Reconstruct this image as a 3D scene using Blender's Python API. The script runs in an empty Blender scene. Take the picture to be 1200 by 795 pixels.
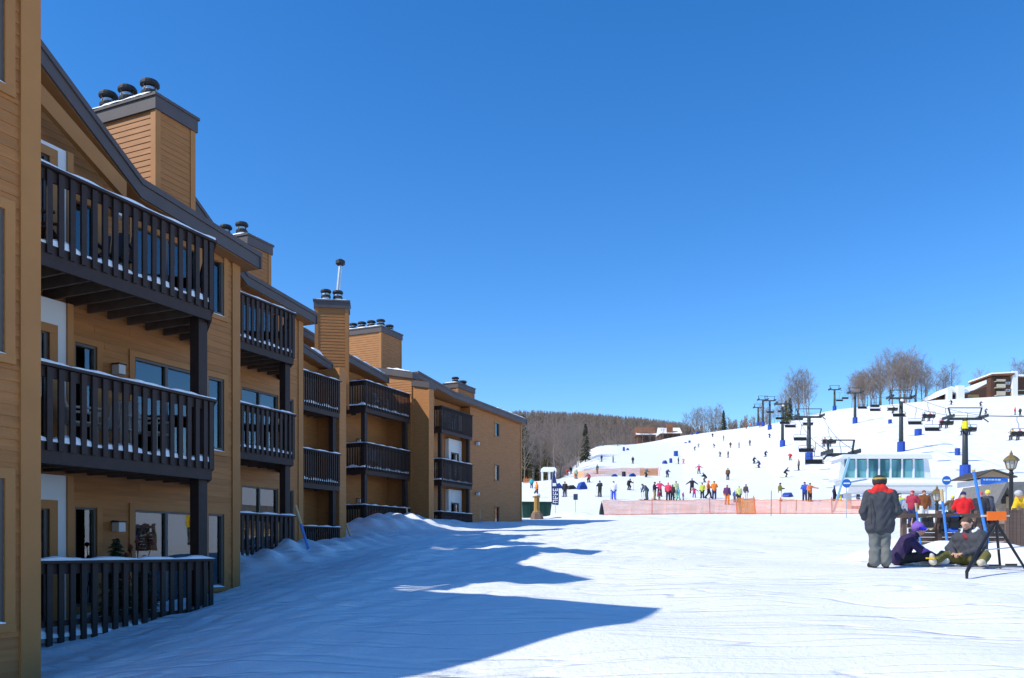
import bpy, math, random
import numpy as np
from mathutils import Vector, Matrix
random.seed(7); np.random.seed(7)
S = bpy.context.scene
COL = S.collection
R = math.radians

# ------------------------------------------------------------------ camera, sky, sun
cam_d = bpy.data.cameras.new('camera'); cam = bpy.data.objects.new('camera', cam_d); COL.objects.link(cam)
cam.location = (0, 0, 0); cam.rotation_euler = (R(90), 0, 0)
cam_d.sensor_width = 36; cam_d.lens = 30.0; cam_d.shift_y = 0.206
cam_d.clip_start = 0.1; cam_d.clip_end = 6000
S.camera = cam

SUN_EL = 44.0
SHX, SHY = 0.94, 0.35            # direction in which shadows fall on the ground
_l = math.hypot(SHX, SHY); SHX /= _l; SHY /= _l
sun_dir = Vector((-SHX*math.cos(R(SUN_EL)), -SHY*math.cos(R(SUN_EL)), math.sin(R(SUN_EL))))
world = bpy.data.worlds.new('World'); S.world = world; world.use_nodes = True
wn = world.node_tree.nodes; wl = world.node_tree.links
sky = wn.new('ShaderNodeTexSky'); sky.sky_type = 'NISHITA'; sky.sun_disc = False
sky.sun_elevation = R(SUN_EL); sky.sun_rotation = math.atan2(-SHX, -SHY)
sky.altitude = 1200; sky.air_density = 1.0; sky.dust_density = 0.15; sky.ozone_density = 2.8
hs = wn.new('ShaderNodeHueSaturation'); hs.inputs['Saturation'].default_value = 1.33; hs.inputs['Hue'].default_value = .505
wl.new(sky.outputs[0], hs.inputs['Color']); wl.new(hs.outputs[0], wn['Background'].inputs[0])
wn['Background'].inputs[1].default_value = 0.165
sun_d = bpy.data.lights.new('sun', 'SUN'); sun_d.energy = 3.65; sun_d.angle = R(0.53); sun_d.color = (1, .94, .82)
sun = bpy.data.objects.new('sun', sun_d); COL.objects.link(sun)
sun.rotation_euler = (-sun_dir).to_track_quat('-Z', 'Y').to_euler()
sun.location = (-20, -10, 30)
S.view_settings.view_transform = 'Standard'; S.view_settings.look = 'None'
S.view_settings.gamma = 1; S.view_settings.exposure = 0.45
S.render.engine = 'CYCLES'

# ------------------------------------------------------------------ materials
MATS = {}
def mat(name, col, rough=.75, var=.12, scale=6.0, bump=0.0, bscale=40.0, spec=.3, metal=0.0, stretch=None):
    if name in MATS: return MATS[name]
    m = bpy.data.materials.new(name); m.use_nodes = True
    nt = m.node_tree; N = nt.nodes; L = nt.links; b = N['Principled BSDF']
    b.inputs['Roughness'].default_value = rough; b.inputs['Metallic'].default_value = metal
    b.inputs['Specular IOR Level'].default_value = spec
    b.inputs['Base Color'].default_value = (*col, 1)
    tc = N.new('ShaderNodeTexCoord')
    src = tc.outputs['Object']
    if stretch:
        mp = N.new('ShaderNodeMapping'); mp.inputs['Scale'].default_value = stretch
        L.new(src, mp.inputs['Vector']); src = mp.outputs[0]
    if var > 0:
        no = N.new('ShaderNodeTexNoise'); no.inputs['Scale'].default_value = scale; no.inputs['Detail'].default_value = 4
        L.new(src, no.inputs['Vector'])
        oi = N.new('ShaderNodeObjectInfo')
        ad = N.new('ShaderNodeMath'); ad.operation = 'MULTIPLY_ADD'; ad.inputs[1].default_value = .35; L.new(oi.outputs['Random'], ad.inputs[0]); L.new(no.outputs['Fac'], ad.inputs[2])
        mr = N.new('ShaderNodeMapRange'); mr.inputs['From Min'].default_value = .35; mr.inputs['From Max'].default_value = 1.0
        mr.inputs['To Min'].default_value = 1-var; mr.inputs['To Max'].default_value = 1+var
        L.new(ad.outputs[0], mr.inputs['Value'])
        mx = N.new('ShaderNodeVectorMath'); mx.operation = 'SCALE'; mx.inputs[0].default_value = col
        L.new(mr.outputs[0], mx.inputs['Scale']); L.new(mx.outputs[0], b.inputs['Base Color'])
    if bump > 0:
        nb = N.new('ShaderNodeTexNoise'); nb.inputs['Scale'].default_value = bscale; nb.inputs['Detail'].default_value = 5
        L.new(src, nb.inputs['Vector'])
        bp = N.new('ShaderNodeBump'); bp.inputs['Strength'].default_value = bump; bp.inputs['Distance'].default_value = .02
        L.new(nb.outputs['Fac'], bp.inputs['Height']); L.new(bp.outputs[0], b.inputs['Normal'])
    MATS[name] = m; return m

TAN = (.385, .162, .05)
M_SIDING = mat('painted_siding', TAN, .62, .2, 3.0, .25, 30, stretch=(.6, 1, 6))
M_TRIM = mat('painted_trim', (.39, .17, .05), .6, .1, 2.0)
M_SOFFIT = mat('soffit', (.32, .145, .05), .7, .1)
M_DARK = mat('dark_stain', (.042, .027, .023), .6, .22, 5.0, .2, 30)
M_FASCIA = mat('fascia_paint', (.095, .08, .08), .6, .12, 2.0)
M_SHINGLE = mat('shingle', (.09, .075, .068), .9, .3, 8.0, .5, 20)
M_WHITE = mat('white_stucco', (.66, .66, .65), .8, .06, 2.0, .1, 60)
M_FRAME = mat('window_frame', (.11, .095, .085), .45, .1)
M_CURTAIN = mat('curtain', (.42, .43, .42), .9, .12, 3, stretch=(20, 20, .4))
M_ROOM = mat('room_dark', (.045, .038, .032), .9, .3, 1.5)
M_STEEL = mat('galvanised_steel', (.55, .56, .57), .35, .12, 5, metal=.85)
M_BLACKST = mat('black_cap', (.03, .03, .032), .5, .2)
M_JOIST = mat('weathered_joist', (.13, .095, .07), .8, .25, 5)
M_BLACK = mat('black_metal', (.02, .02, .022), .45, .2)
M_CONC = mat('concrete', (.3, .29, .28), .85, .15, 3)

def glass_mat():
    m = bpy.data.materials.new('window_glass'); m.use_nodes = True
    N = m.node_tree.nodes; L = m.node_tree.links; N.remove(N['Principled BSDF'])
    g = N.new('ShaderNodeBsdfGlossy'); g.inputs['Roughness'].default_value = .012; g.inputs['Color'].default_value = (.92, .97, 1, 1)
    t = N.new('ShaderNodeBsdfTransparent'); t.inputs['Color'].default_value = (.62, .70, .70, 1)
    fr = N.new('ShaderNodeFresnel'); fr.inputs['IOR'].default_value = 1.9
    mx = N.new('ShaderNodeMixShader')
    ad = N.new('ShaderNodeMath'); ad.operation = 'MULTIPLY_ADD'; ad.inputs[1].default_value = 1.0; ad.inputs[2].default_value = .03; ad.use_clamp = True
    no = N.new('ShaderNodeTexNoise'); no.inputs['Scale'].default_value = 1.3
    tc = N.new('ShaderNodeTexCoord'); L.new(tc.outputs['Object'], no.inputs['Vector'])
    bp = N.new('ShaderNodeBump'); bp.inputs['Strength'].default_value = .03; bp.inputs['Distance'].default_value = .05
    L.new(no.outputs['Fac'], bp.inputs['Height']); L.new(bp.outputs[0], g.inputs['Normal'])
    L.new(fr.outputs[0], ad.inputs[0]); L.new(ad.outputs[0], mx.inputs[0]); L.new(t.outputs[0], mx.inputs[1]); L.new(g.outputs[0], mx.inputs[2])
    L.new(mx.outputs[0], N['Material Output'].inputs[0])
    return m
M_GLASS = glass_mat()

def snow_mat(name, near):
    m = bpy.data.materials.new(name); m.use_nodes = True
    N = m.node_tree.nodes; L = m.node_tree.links; b = N['Principled BSDF']
    b.inputs['Roughness'].default_value = .6; b.inputs['Specular IOR Level'].default_value = .25
    geo = N.new('ShaderNodeNewGeometry')
    n1 = N.new('ShaderNodeTexNoise'); n1.inputs['Scale'].default_value = .35; n1.inputs['Detail'].default_value = 6
    L.new(geo.outputs['Position'], n1.inputs['Vector'])
    cr = N.new('ShaderNodeValToRGB'); cr.color_ramp.elements[0].position = .3; cr.color_ramp.elements[1].position = .7
    cr.color_ramp.elements[0].color = (.80, .82, .84, 1); cr.color_ramp.elements[1].color = (.90, .91, .91, 1)
    L.new(n1.outputs['Fac'], cr.inputs['Fac'])
    col = cr.outputs[0]
    if near:
        at = N.new('ShaderNodeAttribute'); at.attribute_name = 'litter'
        n4 = N.new('ShaderNodeTexNoise'); n4.inputs['Scale'].default_value = .12; n4.inputs['Detail'].default_value = 8
        L.new(geo.outputs['Position'], n4.inputs['Vector'])
        c4 = N.new('ShaderNodeValToRGB'); c4.color_ramp.elements[0].color = (.075, .05, .036, 1); c4.color_ramp.elements[1].color = (.17, .125, .095, 1)
        L.new(n4.outputs['Fac'], c4.inputs['Fac'])
        mx = N.new('ShaderNodeMix'); mx.data_type = 'RGBA'
        L.new(at.outputs['Fac'], mx.inputs['Factor']); L.new(col, mx.inputs['A']); L.new(c4.outputs[0], mx.inputs['B'])
        col = mx.outputs['Result']
    L.new(col, b.inputs['Base Color'])
    # ski-track relief: long streaks plus crumbs
    mp = N.new('ShaderNodeMapping'); mp.inputs['Rotation'].default_value = (0, 0, R(20)); mp.inputs['Scale'].default_value = (.9, 1.9, 1)
    L.new(geo.outputs['Position'], mp.inputs['Vector'])
    n2 = N.new('ShaderNodeTexNoise'); n2.inputs['Scale'].default_value = 1.3; n2.inputs['Detail'].default_value = 7; n2.inputs['Roughness'].default_value = .62; n2.inputs['Distortion'].default_value = .6
    L.new(mp.outputs[0], n2.inputs['Vector'])
    n3 = N.new('ShaderNodeTexNoise'); n3.inputs['Scale'].default_value = 11; n3.inputs['Detail'].default_value = 6; n3.inputs['Roughness'].default_value = .7
    L.new(geo.outputs['Position'], n3.inputs['Vector'])
    b1 = N.new('ShaderNodeBump'); b1.inputs['Strength'].default_value = .55; b1.inputs['Distance'].default_value = .06
    b2 = N.new('ShaderNodeBump'); b2.inputs['Strength'].default_value = .5; b2.inputs['Distance'].default_value = .075
    L.new(n2.outputs['Fac'], b1.inputs['Height']); L.new(n3.outputs['Fac'], b2.inputs['Height']); L.new(b1.outputs[0], b2.inputs['Normal'])
    last = b2.outputs[0]
    for rot, sc, lo, wd, st in ((14, .9, .47, .02, .5), (-33, .7, .5, .016, .4), (52, .8, .53, .018, .45), (78, 1.1, .5, .02, .35)):
        mp2 = N.new('ShaderNodeMapping'); mp2.inputs['Rotation'].default_value = (0, 0, R(rot)); mp2.inputs['Scale'].default_value = (.2, 1.0, .3); mp2.inputs['Location'].default_value = (rot, rot*.7, 0)
        L.new(geo.outputs['Position'], mp2.inputs['Vector'])
        nn = N.new('ShaderNodeTexNoise'); nn.inputs['Scale'].default_value = sc; nn.inputs['Detail'].default_value = 1.5; L.new(mp2.outputs[0], nn.inputs['Vector'])
        s1 = N.new('ShaderNodeMath'); s1.operation = 'SUBTRACT'; s1.inputs[1].default_value = lo; L.new(nn.outputs['Fac'], s1.inputs[0])
        s2 = N.new('ShaderNodeMath'); s2.operation = 'ABSOLUTE'; L.new(s1.outputs[0], s2.inputs[0])
        s3 = N.new('ShaderNodeMapRange'); s3.interpolation_type = 'SMOOTHSTEP'; s3.inputs['From Min'].default_value = 0; s3.inputs['From Max'].default_value = wd; L.new(s2.outputs[0], s3.inputs['Value'])
        bb = N.new('ShaderNodeBump'); bb.inputs['Strength'].default_value = st; bb.inputs['Distance'].default_value = .07
        L.new(s3.outputs[0], bb.inputs['Height']); L.new(last, bb.inputs['Normal']); last = bb.outputs[0]
    L.new(last, b.inputs['Normal'])
    return m
M_SNOW = snow_mat('snow', True)
M_SNOWCAP = mat('settled_snow', (.86, .87, .88), .6, .04, 4, .6, 22)

# ------------------------------------------------------------------ mesh helpers
class MB:
    def __init__(s): s.v = []; s.f = []; s.m = []
    def add(s, vs, fs, mi=0):
        o = len(s.v); s.v += [tuple(p) for p in vs]; s.f += [tuple(i+o for i in f) for f in fs]; s.m += [mi]*len(fs)
        return s
    def box(s, x0, x1, y0, y1, z0, z1, mi=0):
        return s.add([(x0,y0,z0),(x1,y0,z0),(x1,y1,z0),(x0,y1,z0),(x0,y0,z1),(x1,y0,z1),(x1,y1,z1),(x0,y1,z1)],
                     [(0,3,2,1),(4,5,6,7),(0,1,5,4),(1,2,6,5),(2,3,7,6),(3,0,4,7)], mi)
    def prism(s, poly, axis, a, b, mi=0):
        """poly: 2D points (ccw); axis 'x','y','z' extrusion from a to b"""
        def P(p, c): return {'x': (c, p[0], p[1]), 'y': (p[0], c, p[1]), 'z': (p[0], p[1], c)}[axis]
        n = len(poly)
        vs = [P(p, a) for p in poly] + [P(p, b) for p in poly]
        fs = [tuple(range(n)), tuple(range(2*n-1, n-1, -1))] + [(i, (i+1) % n + n*0, (i+1) % n + n, i+n)[::-1] for i in range(n)]
        return s.add(vs, fs, mi)
    def bar(s, p, q, w, h=None, mi=0, up=(0,0,1)):
        p = Vector(p); q = Vector(q); h = h or w; d = (q-p).normalized(); u = Vector(up)
        if abs(d.dot(u)) > .98: u = Vector((0, 1, 0))
        x = d.cross(u).normalized()*w/2; y = x.cross(d).normalized()*h/2
        vs = [p-x-y, p+x-y, p+x+y, p-x+y, q-x-y, q+x-y, q+x+y, q-x+y]
        return s.add(vs, [(0,3,2,1),(4,5,6,7),(0,1,5,4),(1,2,6,5),(2,3,7,6),(3,0,4,7)], mi)
    def tube(s, pts, rad, n=8, mi=0, cap=True):
        pts = [Vector(p) for p in pts]
        if not hasattr(rad, '__len__'): rad = [rad]*len(pts)
        o = len(s.v); u = None
        for i, p in enumerate(pts):
            d = (pts[min(i+1, len(pts)-1)]-pts[max(i-1, 0)]).normalized()
            if u is None:
                u = d.orthogonal().normalized()
            else:
                u = (u-d*u.dot(d)); u = u.normalized() if u.length > 1e-6 else d.orthogonal().normalized()
            w = d.cross(u)
            for k in range(n):
                a = 2*math.pi*k/n
                s.v.append(tuple(p+(u*math.cos(a)+w*math.sin(a))*rad[i]))
        for i in range(len(pts)-1):
            for k in range(n):
                k2 = (k+1) % n
                s.f.append((o+i*n+k, o+i*n+k2, o+(i+1)*n+k2, o+(i+1)*n+k)); s.m.append(mi)
        if cap:
            s.f.append(tuple(o+k for k in range(n-1, -1, -1))); s.m.append(mi)
            e = o+(len(pts)-1)*n; s.f.append(tuple(e+k for k in range(n))); s.m.append(mi)
        return s
    def lathe(s, prof, c=(0,0,0), n=16, mi=0):
        return s.tube([(c[0], c[1], c[2]+z) for r, z in prof], [max(r, .0005) for r, z in prof], n, mi)
    def mesh(s, name, mats, smooth=False):
        me = bpy.data.meshes.new(name); me.from_pydata(s.v, [], s.f)
        for m in (mats if isinstance(mats, (list, tuple)) else [mats]): me.materials.append(m)
        if any(s.m): me.polygons.foreach_set('material_index', s.m)
        if smooth: me.polygons.foreach_set('use_smooth', [True]*len(me.polygons))
        me.update(); return me
    def build(s, name, mats, parent=None, smooth=False, **tags):
        return put(name, s.mesh(name, mats, smooth), parent, **tags)

def put(name, me, parent=None, loc=None, rot=None, **tags):
    o = bpy.data.objects.new(name, me); COL.objects.link(o)
    if parent: o.parent = parent
    if loc is not None: o.location = loc
    if rot is not None: o.rotation_euler = rot
    for k, v in tags.items():
        if v: o[k] = v
    return o
def empty(name, loc=(0,0,0), rz=0, **tags):
    o = put(name, None, loc=loc, rot=(0,0,rz), **tags); o.empty_display_size = .2; return o
def copy_tree(o, parent=None, **tags):
    c = o.copy(); COL.objects.link(c); c.parent = parent
    for k, v in tags.items(): c[k] = v
    for ch in o.children: copy_tree(ch, c)
    return c

# ------------------------------------------------------------------ terrain
YN = np.array([-40, 0, 8, 16.5, 22, 30, 45, 60, 70, 76, 84, 100, 120, 150, 190, 230, 270, 300, 350, 400, 500, 800, 1600, 3000.])
near = [-3.2, -1.6, -1.05, -.35, .03, .52, 1.3, 2.15, 2.9]
UN = np.array([-.6, -.05, .03, .1, .2, .3, .38, .5, .62])
ZT = np.array([
 near+[3.3, 4.0, 5.5, 8, 11, 13, 15, 17, 19, 24, 32, 55, 122, 140, 100],
 near+[3.6, 4.4, 6.0, 8.3, 11.4, 13.5, 16, 18, 20, 25, 33, 56, 126, 140, 100],
 near+[3.8, 4.7, 6.3, 8.7, 12.2, 15, 18, 21, 24, 28, 35, 57, 127, 140, 100],
 near+[3.9, 4.9, 6.6, 9.0, 12.9, 18, 24.5, 32, 37.8, 40, 42, 58, 124, 135, 100],
 near+[3.9, 4.9, 6.6, 9.0, 12.8, 17.6, 23.2, 30.2, 36.6, 48, 50, 53, 116, 130, 90],
 near+[3.9, 5.0, 6.9, 9.6, 14, 20.3, 28, 36.6, 43.5, 52, 54, 55, 70, 80, 70],
 near+[4.0, 5.2, 7.2, 10, 15.8, 23.4, 33, 43, 49.5, 58, 60, 60, 60, 60, 60],
 near+[4.1, 5.4, 7.7, 10.7, 18.2, 28, 38, 47, 53, 60.5, 62, 62, 62, 62, 62],
 near+[4.2, 5.6, 8.0, 11.3, 19, 29.5, 40, 49, 55, 62, 64, 64, 64, 64, 64]])
def _tab(u, Y):
    u = np.clip(u, UN[0], UN[-1]); Y = np.clip(Y, YN[0], YN[-1])
    i = np.clip(np.searchsorted(UN, u)-1, 0, len(UN)-2); j = np.clip(np.searchsorted(YN, Y)-1, 0, len(YN)-2)
    a = (u-UN[i])/(UN[i+1]-UN[i]); b = (Y-YN[j])/(YN[j+1]-YN[j])
    return (ZT[i, j]*(1-a)*(1-b)+ZT[i+1, j]*a*(1-b)+ZT[i, j+1]*(1-a)*b+ZT[i+1, j+1]*a*b)
MOUNDS = [ # x, y, sx, sy, h
 (-6.4, 22.3, 1.5, 1.9, .46), (-5.3, 25.0, 1.5, 2.4, .44), (-4.6, 28.6, 1.6, 2.2, .34), (-5.3, 36.8, 1.9, 2.4, .62), (-3.6, 40.5, 1.8, 3.0, .35), (-1.2, 46, 2.0, 4.0, .12),
 (9.3, 18.5, 1.3, .55, .36), (8.1, 18.8, .6, .5, .18), (10.8, 18.0, .9, .5, .30), (7.2, 60.5, 3.0, 2.0, .25), (4.2, 62.0, 1.8, 1.2, .35)]
_rs = np.random.RandomState(3)
_W = [( _rs.uniform(0, 6.28), _rs.uniform(.25, 1.1), _rs.uniform(0, 6.28)) for _ in range(14)]
def ground(x, y):
    x = np.asarray(x, float); y = np.asarray(y, float)
    yy = np.maximum(y, 8.0); u = x/yy
    z = 0
    for du, dy, w in ((0, 0, .36), (.02, 0, .12), (-.02, 0, .12), (0, .05, .1), (0, -.05, .1), (0, .1, .1), (0, -.1, .1)):
        z = z+w*_tab(u+du, y*(1+dy))
    # lower ground along the near end of the condos
    t = np.clip((-x-2.2)/4.0, 0, 1); t = t*t*(3-2*t)
    k = np.interp(y, [-5, 16, 23, 31, 35.5], [1, 1, .8, .85, 0])
    z = z-.58*t*k
    for mx, my, sx, sy, h in MOUNDS:
        r = ((x-mx)/sx)**2+((y-my)/sy)**2
        lump = 1+.11*np.sin(3.1*x+1.7*y)*np.sin(2.3*y-2.9*x+1)+.12*np.sin(7.3*x+4.4*y+2)
        z = z+h*lump*np.exp(-r**1.3)
    w = 0
    for a, f, p in _W:
        w = w+np.sin((x*math.cos(a)+y*math.sin(a))*f*2.2+p)
    fade = np.clip((70-y)/50, 0, 1)
    z = z+w*.0085*fade
    # lumpier ploughed snow near the building
    nb = np.clip((x*.912-y*.41+10.77+5)/4, 0, 1)*np.clip((7.0-(x*.912-y*.41+10.77))/6, 0, 1)
    z = z+nb*fade*.032*(np.sin(5.1*x+2.2*y)*np.sin(4.3*y-3.1*x)+np.sin(9.7*x-6.1*y+1)*.5)
    return z
def gz(x, y): return float(ground(x, y))
def at(px, Y, dz=0):
    """point on the snow at distance Y seen at picture column px"""
    x = (px-600)/1000*Y
    return Vector((x, Y, gz(x, Y)+dz))
def pp(px, py, Y): return Vector(((px-600)/1000*Y, Y, (645-py)/1000*Y))

def make_ground():
    th = list(np.radians(np.arange(-54, 54.01, .17))) + list(np.radians(np.arange(60, 306, 6)))
    th = np.array(th); nth = len(th)
    r = np.concatenate([[1.5, 3, 4.5], np.geomspace(5.5, 90, 340), np.geomspace(92, 600, 130)[0:], np.geomspace(640, 2900, 24)])
    T, Rr = np.meshgrid(th, r)
    X = Rr*np.sin(T); Y = Rr*np.cos(T); Z = ground(X, Y)
    u = X/np.maximum(Y, 8)
    # forest floor: no snow showing under the wood on the left and on the far hill
    edge = 152+np.clip((u-.055)/.03, 0, 1)*140+6*np.sin(u*300)
    lit = np.clip((Y-edge)/12, 0, 1)*np.clip((.13-u)/.02, 0, 1)
    lit = np.maximum(lit, np.clip((Y-360)/20, 0, 1)*np.clip((.3-u)/.05, 0, 1))
    n0 = len(r)
    vs = np.stack([X, Y, Z], -1).reshape(-1, 3)
    vs = np.vstack([vs, [[0, 0, gz(0, 0)]]])
    idx = np.arange(n0*nth).reshape(n0, nth); nx = np.roll(idx, -1, 1)
    q = np.stack([idx[:-1], idx[1:], nx[1:], nx[:-1]], -1).reshape(-1, 4)
    me = bpy.data.meshes.new('snow_ground')
    c = len(vs)-1
    tri = np.stack([np.full(nth, c), idx[0], nx[0]], -1)
    me.vertices.add(len(vs)); me.vertices.foreach_set('co', vs.ravel())
    nl = q.size+tri.size; me.loops.add(nl)
    me.loops.foreach_set('vertex_index', np.concatenate([q[:, ::-1].ravel(), tri[:, ::-1].ravel()]).astype(np.int32))
    me.polygons.add(len(q)+len(tri))
    st = np.concatenate([np.arange(len(q))*4, q.size+np.arange(len(tri))*3]).astype(np.int32)
    me.polygons.foreach_set('loop_start', st)
    me.update(calc_edges=True); me.validate()
    me.polygons.foreach_set('use_smooth', [True]*len(me.polygons))
    a = me.attributes.new('litter', 'FLOAT', 'POINT'); a.data.foreach_set('value', np.concatenate([lit.ravel(), [0]]).astype(np.float32))
    me.materials.append(M_SNOW)
    put('snow_ground', me, kind='structure')
make_ground()
# ------------------------------------------------------------------ condo blocks
ANG = math.atan2(.912, .41)
D = Vector((.41, .912, 0)).normalized(); NV = Vector((.912, -.41, 0)).normalized()
P0 = Vector((-6.53, 11.75, 0))
def facade(t, n, z=0): return P0+D*t+NV*n+Vector((0, 0, z))

SHARE = {}
def baluster_mesh(h, w=.043):
    k = ('bal', round(h, 2), w)
    if k not in SHARE:
        m = MB(); dd = .02
        m.add([(-w,-dd,0),(w,-dd,0),(w,dd,0),(-w,dd,0),(-w,-dd,h),(w,-dd,h),(w,dd,h),(-w,dd,h)],
              [(0,3,2,1),(4,5,6,7),(0,1,5,4),(1,2,6,5),(2,3,7,6),(3,0,4,7)])
        SHARE[k] = m.mesh('baluster', M_DARK)
    return SHARE[k]
def snow_strip(pts, w, h, seed=0, gap=None):
    """irregular ridge of snow along a polyline"""
    rnd = random.Random(seed); m = MB()
    P = [Vector(p) for p in pts]; path = []
    for a, b in zip(P[:-1], P[1:]):
        n = max(2, int((b-a).length/.12))
        for i in range(n): path.append(a+(b-a)*i/n)
    path.append(P[-1])
    rings = []
    for i, p in enumerate(path):
        d = (path[min(i+1, len(path)-1)]-path[max(0, i-1)]).normalized(); x = Vector((d.y, -d.x, 0))
        hh = h*(.35+.35*(1+math.sin(i*.9+seed*1.7))+.45*rnd.random())*(0.35 if i in (0, len(path)-1) else 1); ww = w*(.9+.18*rnd.random())
        rings.append([p-x*ww/2, p-x*ww*.42+Vector((0,0,hh*.7)), p+Vector((0,0,hh)), p+x*ww*.42+Vector((0,0,hh*.7)), p+x*ww/2])
    vs = [q for r in rings for q in r]; fs = []
    for i in range(len(rings)-1):
        for k in range(4):
            a = i*5+k; fs.append((a, a+1, a+6, a+5))
    fs.append((0, 1, 2, 3, 4)); e = (len(rings)-1)*5; fs.append((e+4, e+3, e+2, e+1, e))
    m.add(vs, fs); return m

def cut(lo, hi, holes):
    segs = [(lo, hi)]
    for a, b in holes:
        out = []
        for s, e in segs:
            if b <= s or a >= e: out.append((s, e)); continue
            if a > s: out.append((s, a))
            if b < e: out.append((b, e))
        segs = out
    return [(s, e) for s, e in segs if e-s > .02]

def board(mb, t0, t1, z, d, h=.12):
    mb.add([(t0,d-.02,z),(t1,d-.02,z),(t1,d,z),(t0,d,z),(t0,d-.008,z+h),(t1,d-.008,z+h),(t1,d,z+h),(t0,d,z+h)],
           [(0,3,2,1),(4,5,6,7),(0,1,5,4),(1,2,6,5),(2,3,7,6),(3,0,4,7)])

def wall(root, t0, t1, z0, z1, d, openings, single=False, tmax=None, name='wall', ex=.12, thick=.12):
    """sheathing with real openings, clapboards on the front face"""
    sh = MB()
    zs = sorted({z0, z1, *[o[2] for o in openings], *[o[3] for o in openings]}); zs = [z for z in zs if z0 <= z <= z1]
    for a, b in zip(zs[:-1], zs[1:]):
        hol = [(o[0], o[1]) for o in openings if o[2] < b-1e-4 and o[3] > a+1e-4]
        for s, e in cut(t0, t1, hol): sh.box(s, e, d, d+thick, a, b)
    w = sh.build(name, M_SIDING, root)
    mb = MB(); z = z0
    while z < z1-.01:
        hi = t1 if tmax is None else min(t1, tmax(z+ex))
        hol = [(o[0]-.0, o[1]+.0) for o in openings if o[2] < z+ex-.02 and o[3] > z+.02]
        segs = cut(t0, hi, hol)
        if single:   # butt joints in the long runs
            jr = random.Random(int(z*1000)); segs2 = []
            for s, e in segs:
                if e-s > 2.0: q = s+(e-s)*jr.uniform(.3, .75); segs2 += [(s, q-.003), (q+.003, e)]
                else: segs2.append((s, e))
            segs = segs2
        for s, e in segs:
            if single:
                b = MB(); board(b, s, e, z, d-.001, min(ex, z1-z)+.0); b.build('clapboard', M_SIDING, w)
            else: board(mb, s, e, z, d-.001, min(ex, z1-z))
        z += ex
    if not single: mb.build('clapboards', M_SIDING, w, kind='stuff')
    return w

def window(root, t0, t1, z0, z1, d, mull=(), curtain=None, label=None, name='window', trim=.11, snow=True, seed=0, dark=True):
    """opening (t0..t1, z0..z1) in plane d: tan trim, dark frame, glass pane, room behind"""
    fr = MB(); w = .045
    fr.box(t0, t0+w, d-.012, d+.09, z0, z1); fr.box(t1-w, t1, d-.012, d+.09, z0, z1)
    fr.box(t0+w, t1-w, d-.012, d+.09, z0, z0+w); fr.box(t0+w, t1-w, d-.012, d+.09, z1-w, z1)
    for m in mull: fr.box(m-w*.7, m+w*.7, d-.006, d+.08, z0+w, z1-w)
    o = fr.build(name, M_FRAME, root, label=label)
    tr = MB(); q = trim; y0, y1 = d-.042, d-.001
    tr.box(t0-q, t0, y0, y1, z0-.02, z1+q); tr.box(t1, t1+q, y0, y1, z0-.02, z1+q); tr.box(t0, t1, y0, y1, z1, z1+q)
    if z0 > -99: tr.box(t0-q, t1+q, y0-.012, y1, z0-q-.0, z0-.02)
    tr.build('trim', M_TRIM, o)
    edges = [t0+w]+[x for m in mull for x in (m-w*.7, m+w*.7)]+[t1-w]
    for a, b in zip(edges[::2], edges[1::2]):
        MB().box(a, b, d+.045, d+.052, z0+w, z1-w).build('pane', M_GLASS, o)
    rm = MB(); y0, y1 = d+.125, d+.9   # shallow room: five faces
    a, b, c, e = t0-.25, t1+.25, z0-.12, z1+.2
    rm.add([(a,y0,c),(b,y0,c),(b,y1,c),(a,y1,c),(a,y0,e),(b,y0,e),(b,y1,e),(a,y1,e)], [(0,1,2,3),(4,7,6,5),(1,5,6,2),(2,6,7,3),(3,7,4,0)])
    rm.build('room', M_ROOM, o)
    for ci, (f0, f1, g0, g1) in enumerate(curtain or []):
        a = t0+(t1-t0)*f0; b = t0+(t1-t0)*f1; c = z0+(z1-z0)*g0; e = z0+(z1-z0)*g1
        cb = MB(); n = max(4, int((b-a)/.05)); vs = []
        for i in range(n+1):
            x = a+(b-a)*i/n; y = d+.2+.022*math.sin(i*1.9+seed)+.012*math.sin(i*3.7)
            vs += [(x, y, c), (x, y, e)]
        cb.add(vs, [(2*i, 2*i+2, 2*i+3, 2*i+1) for i in range(n)]); cb.build('curtain', M_CURTAIN, o)
    if snow: snow_strip([(t0, d-.02, z0-.02), (t1, d-.02, z0-.02)], .07, .035, seed).build('sill_snow', M_SNOWCAP, o)
    return o

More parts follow.
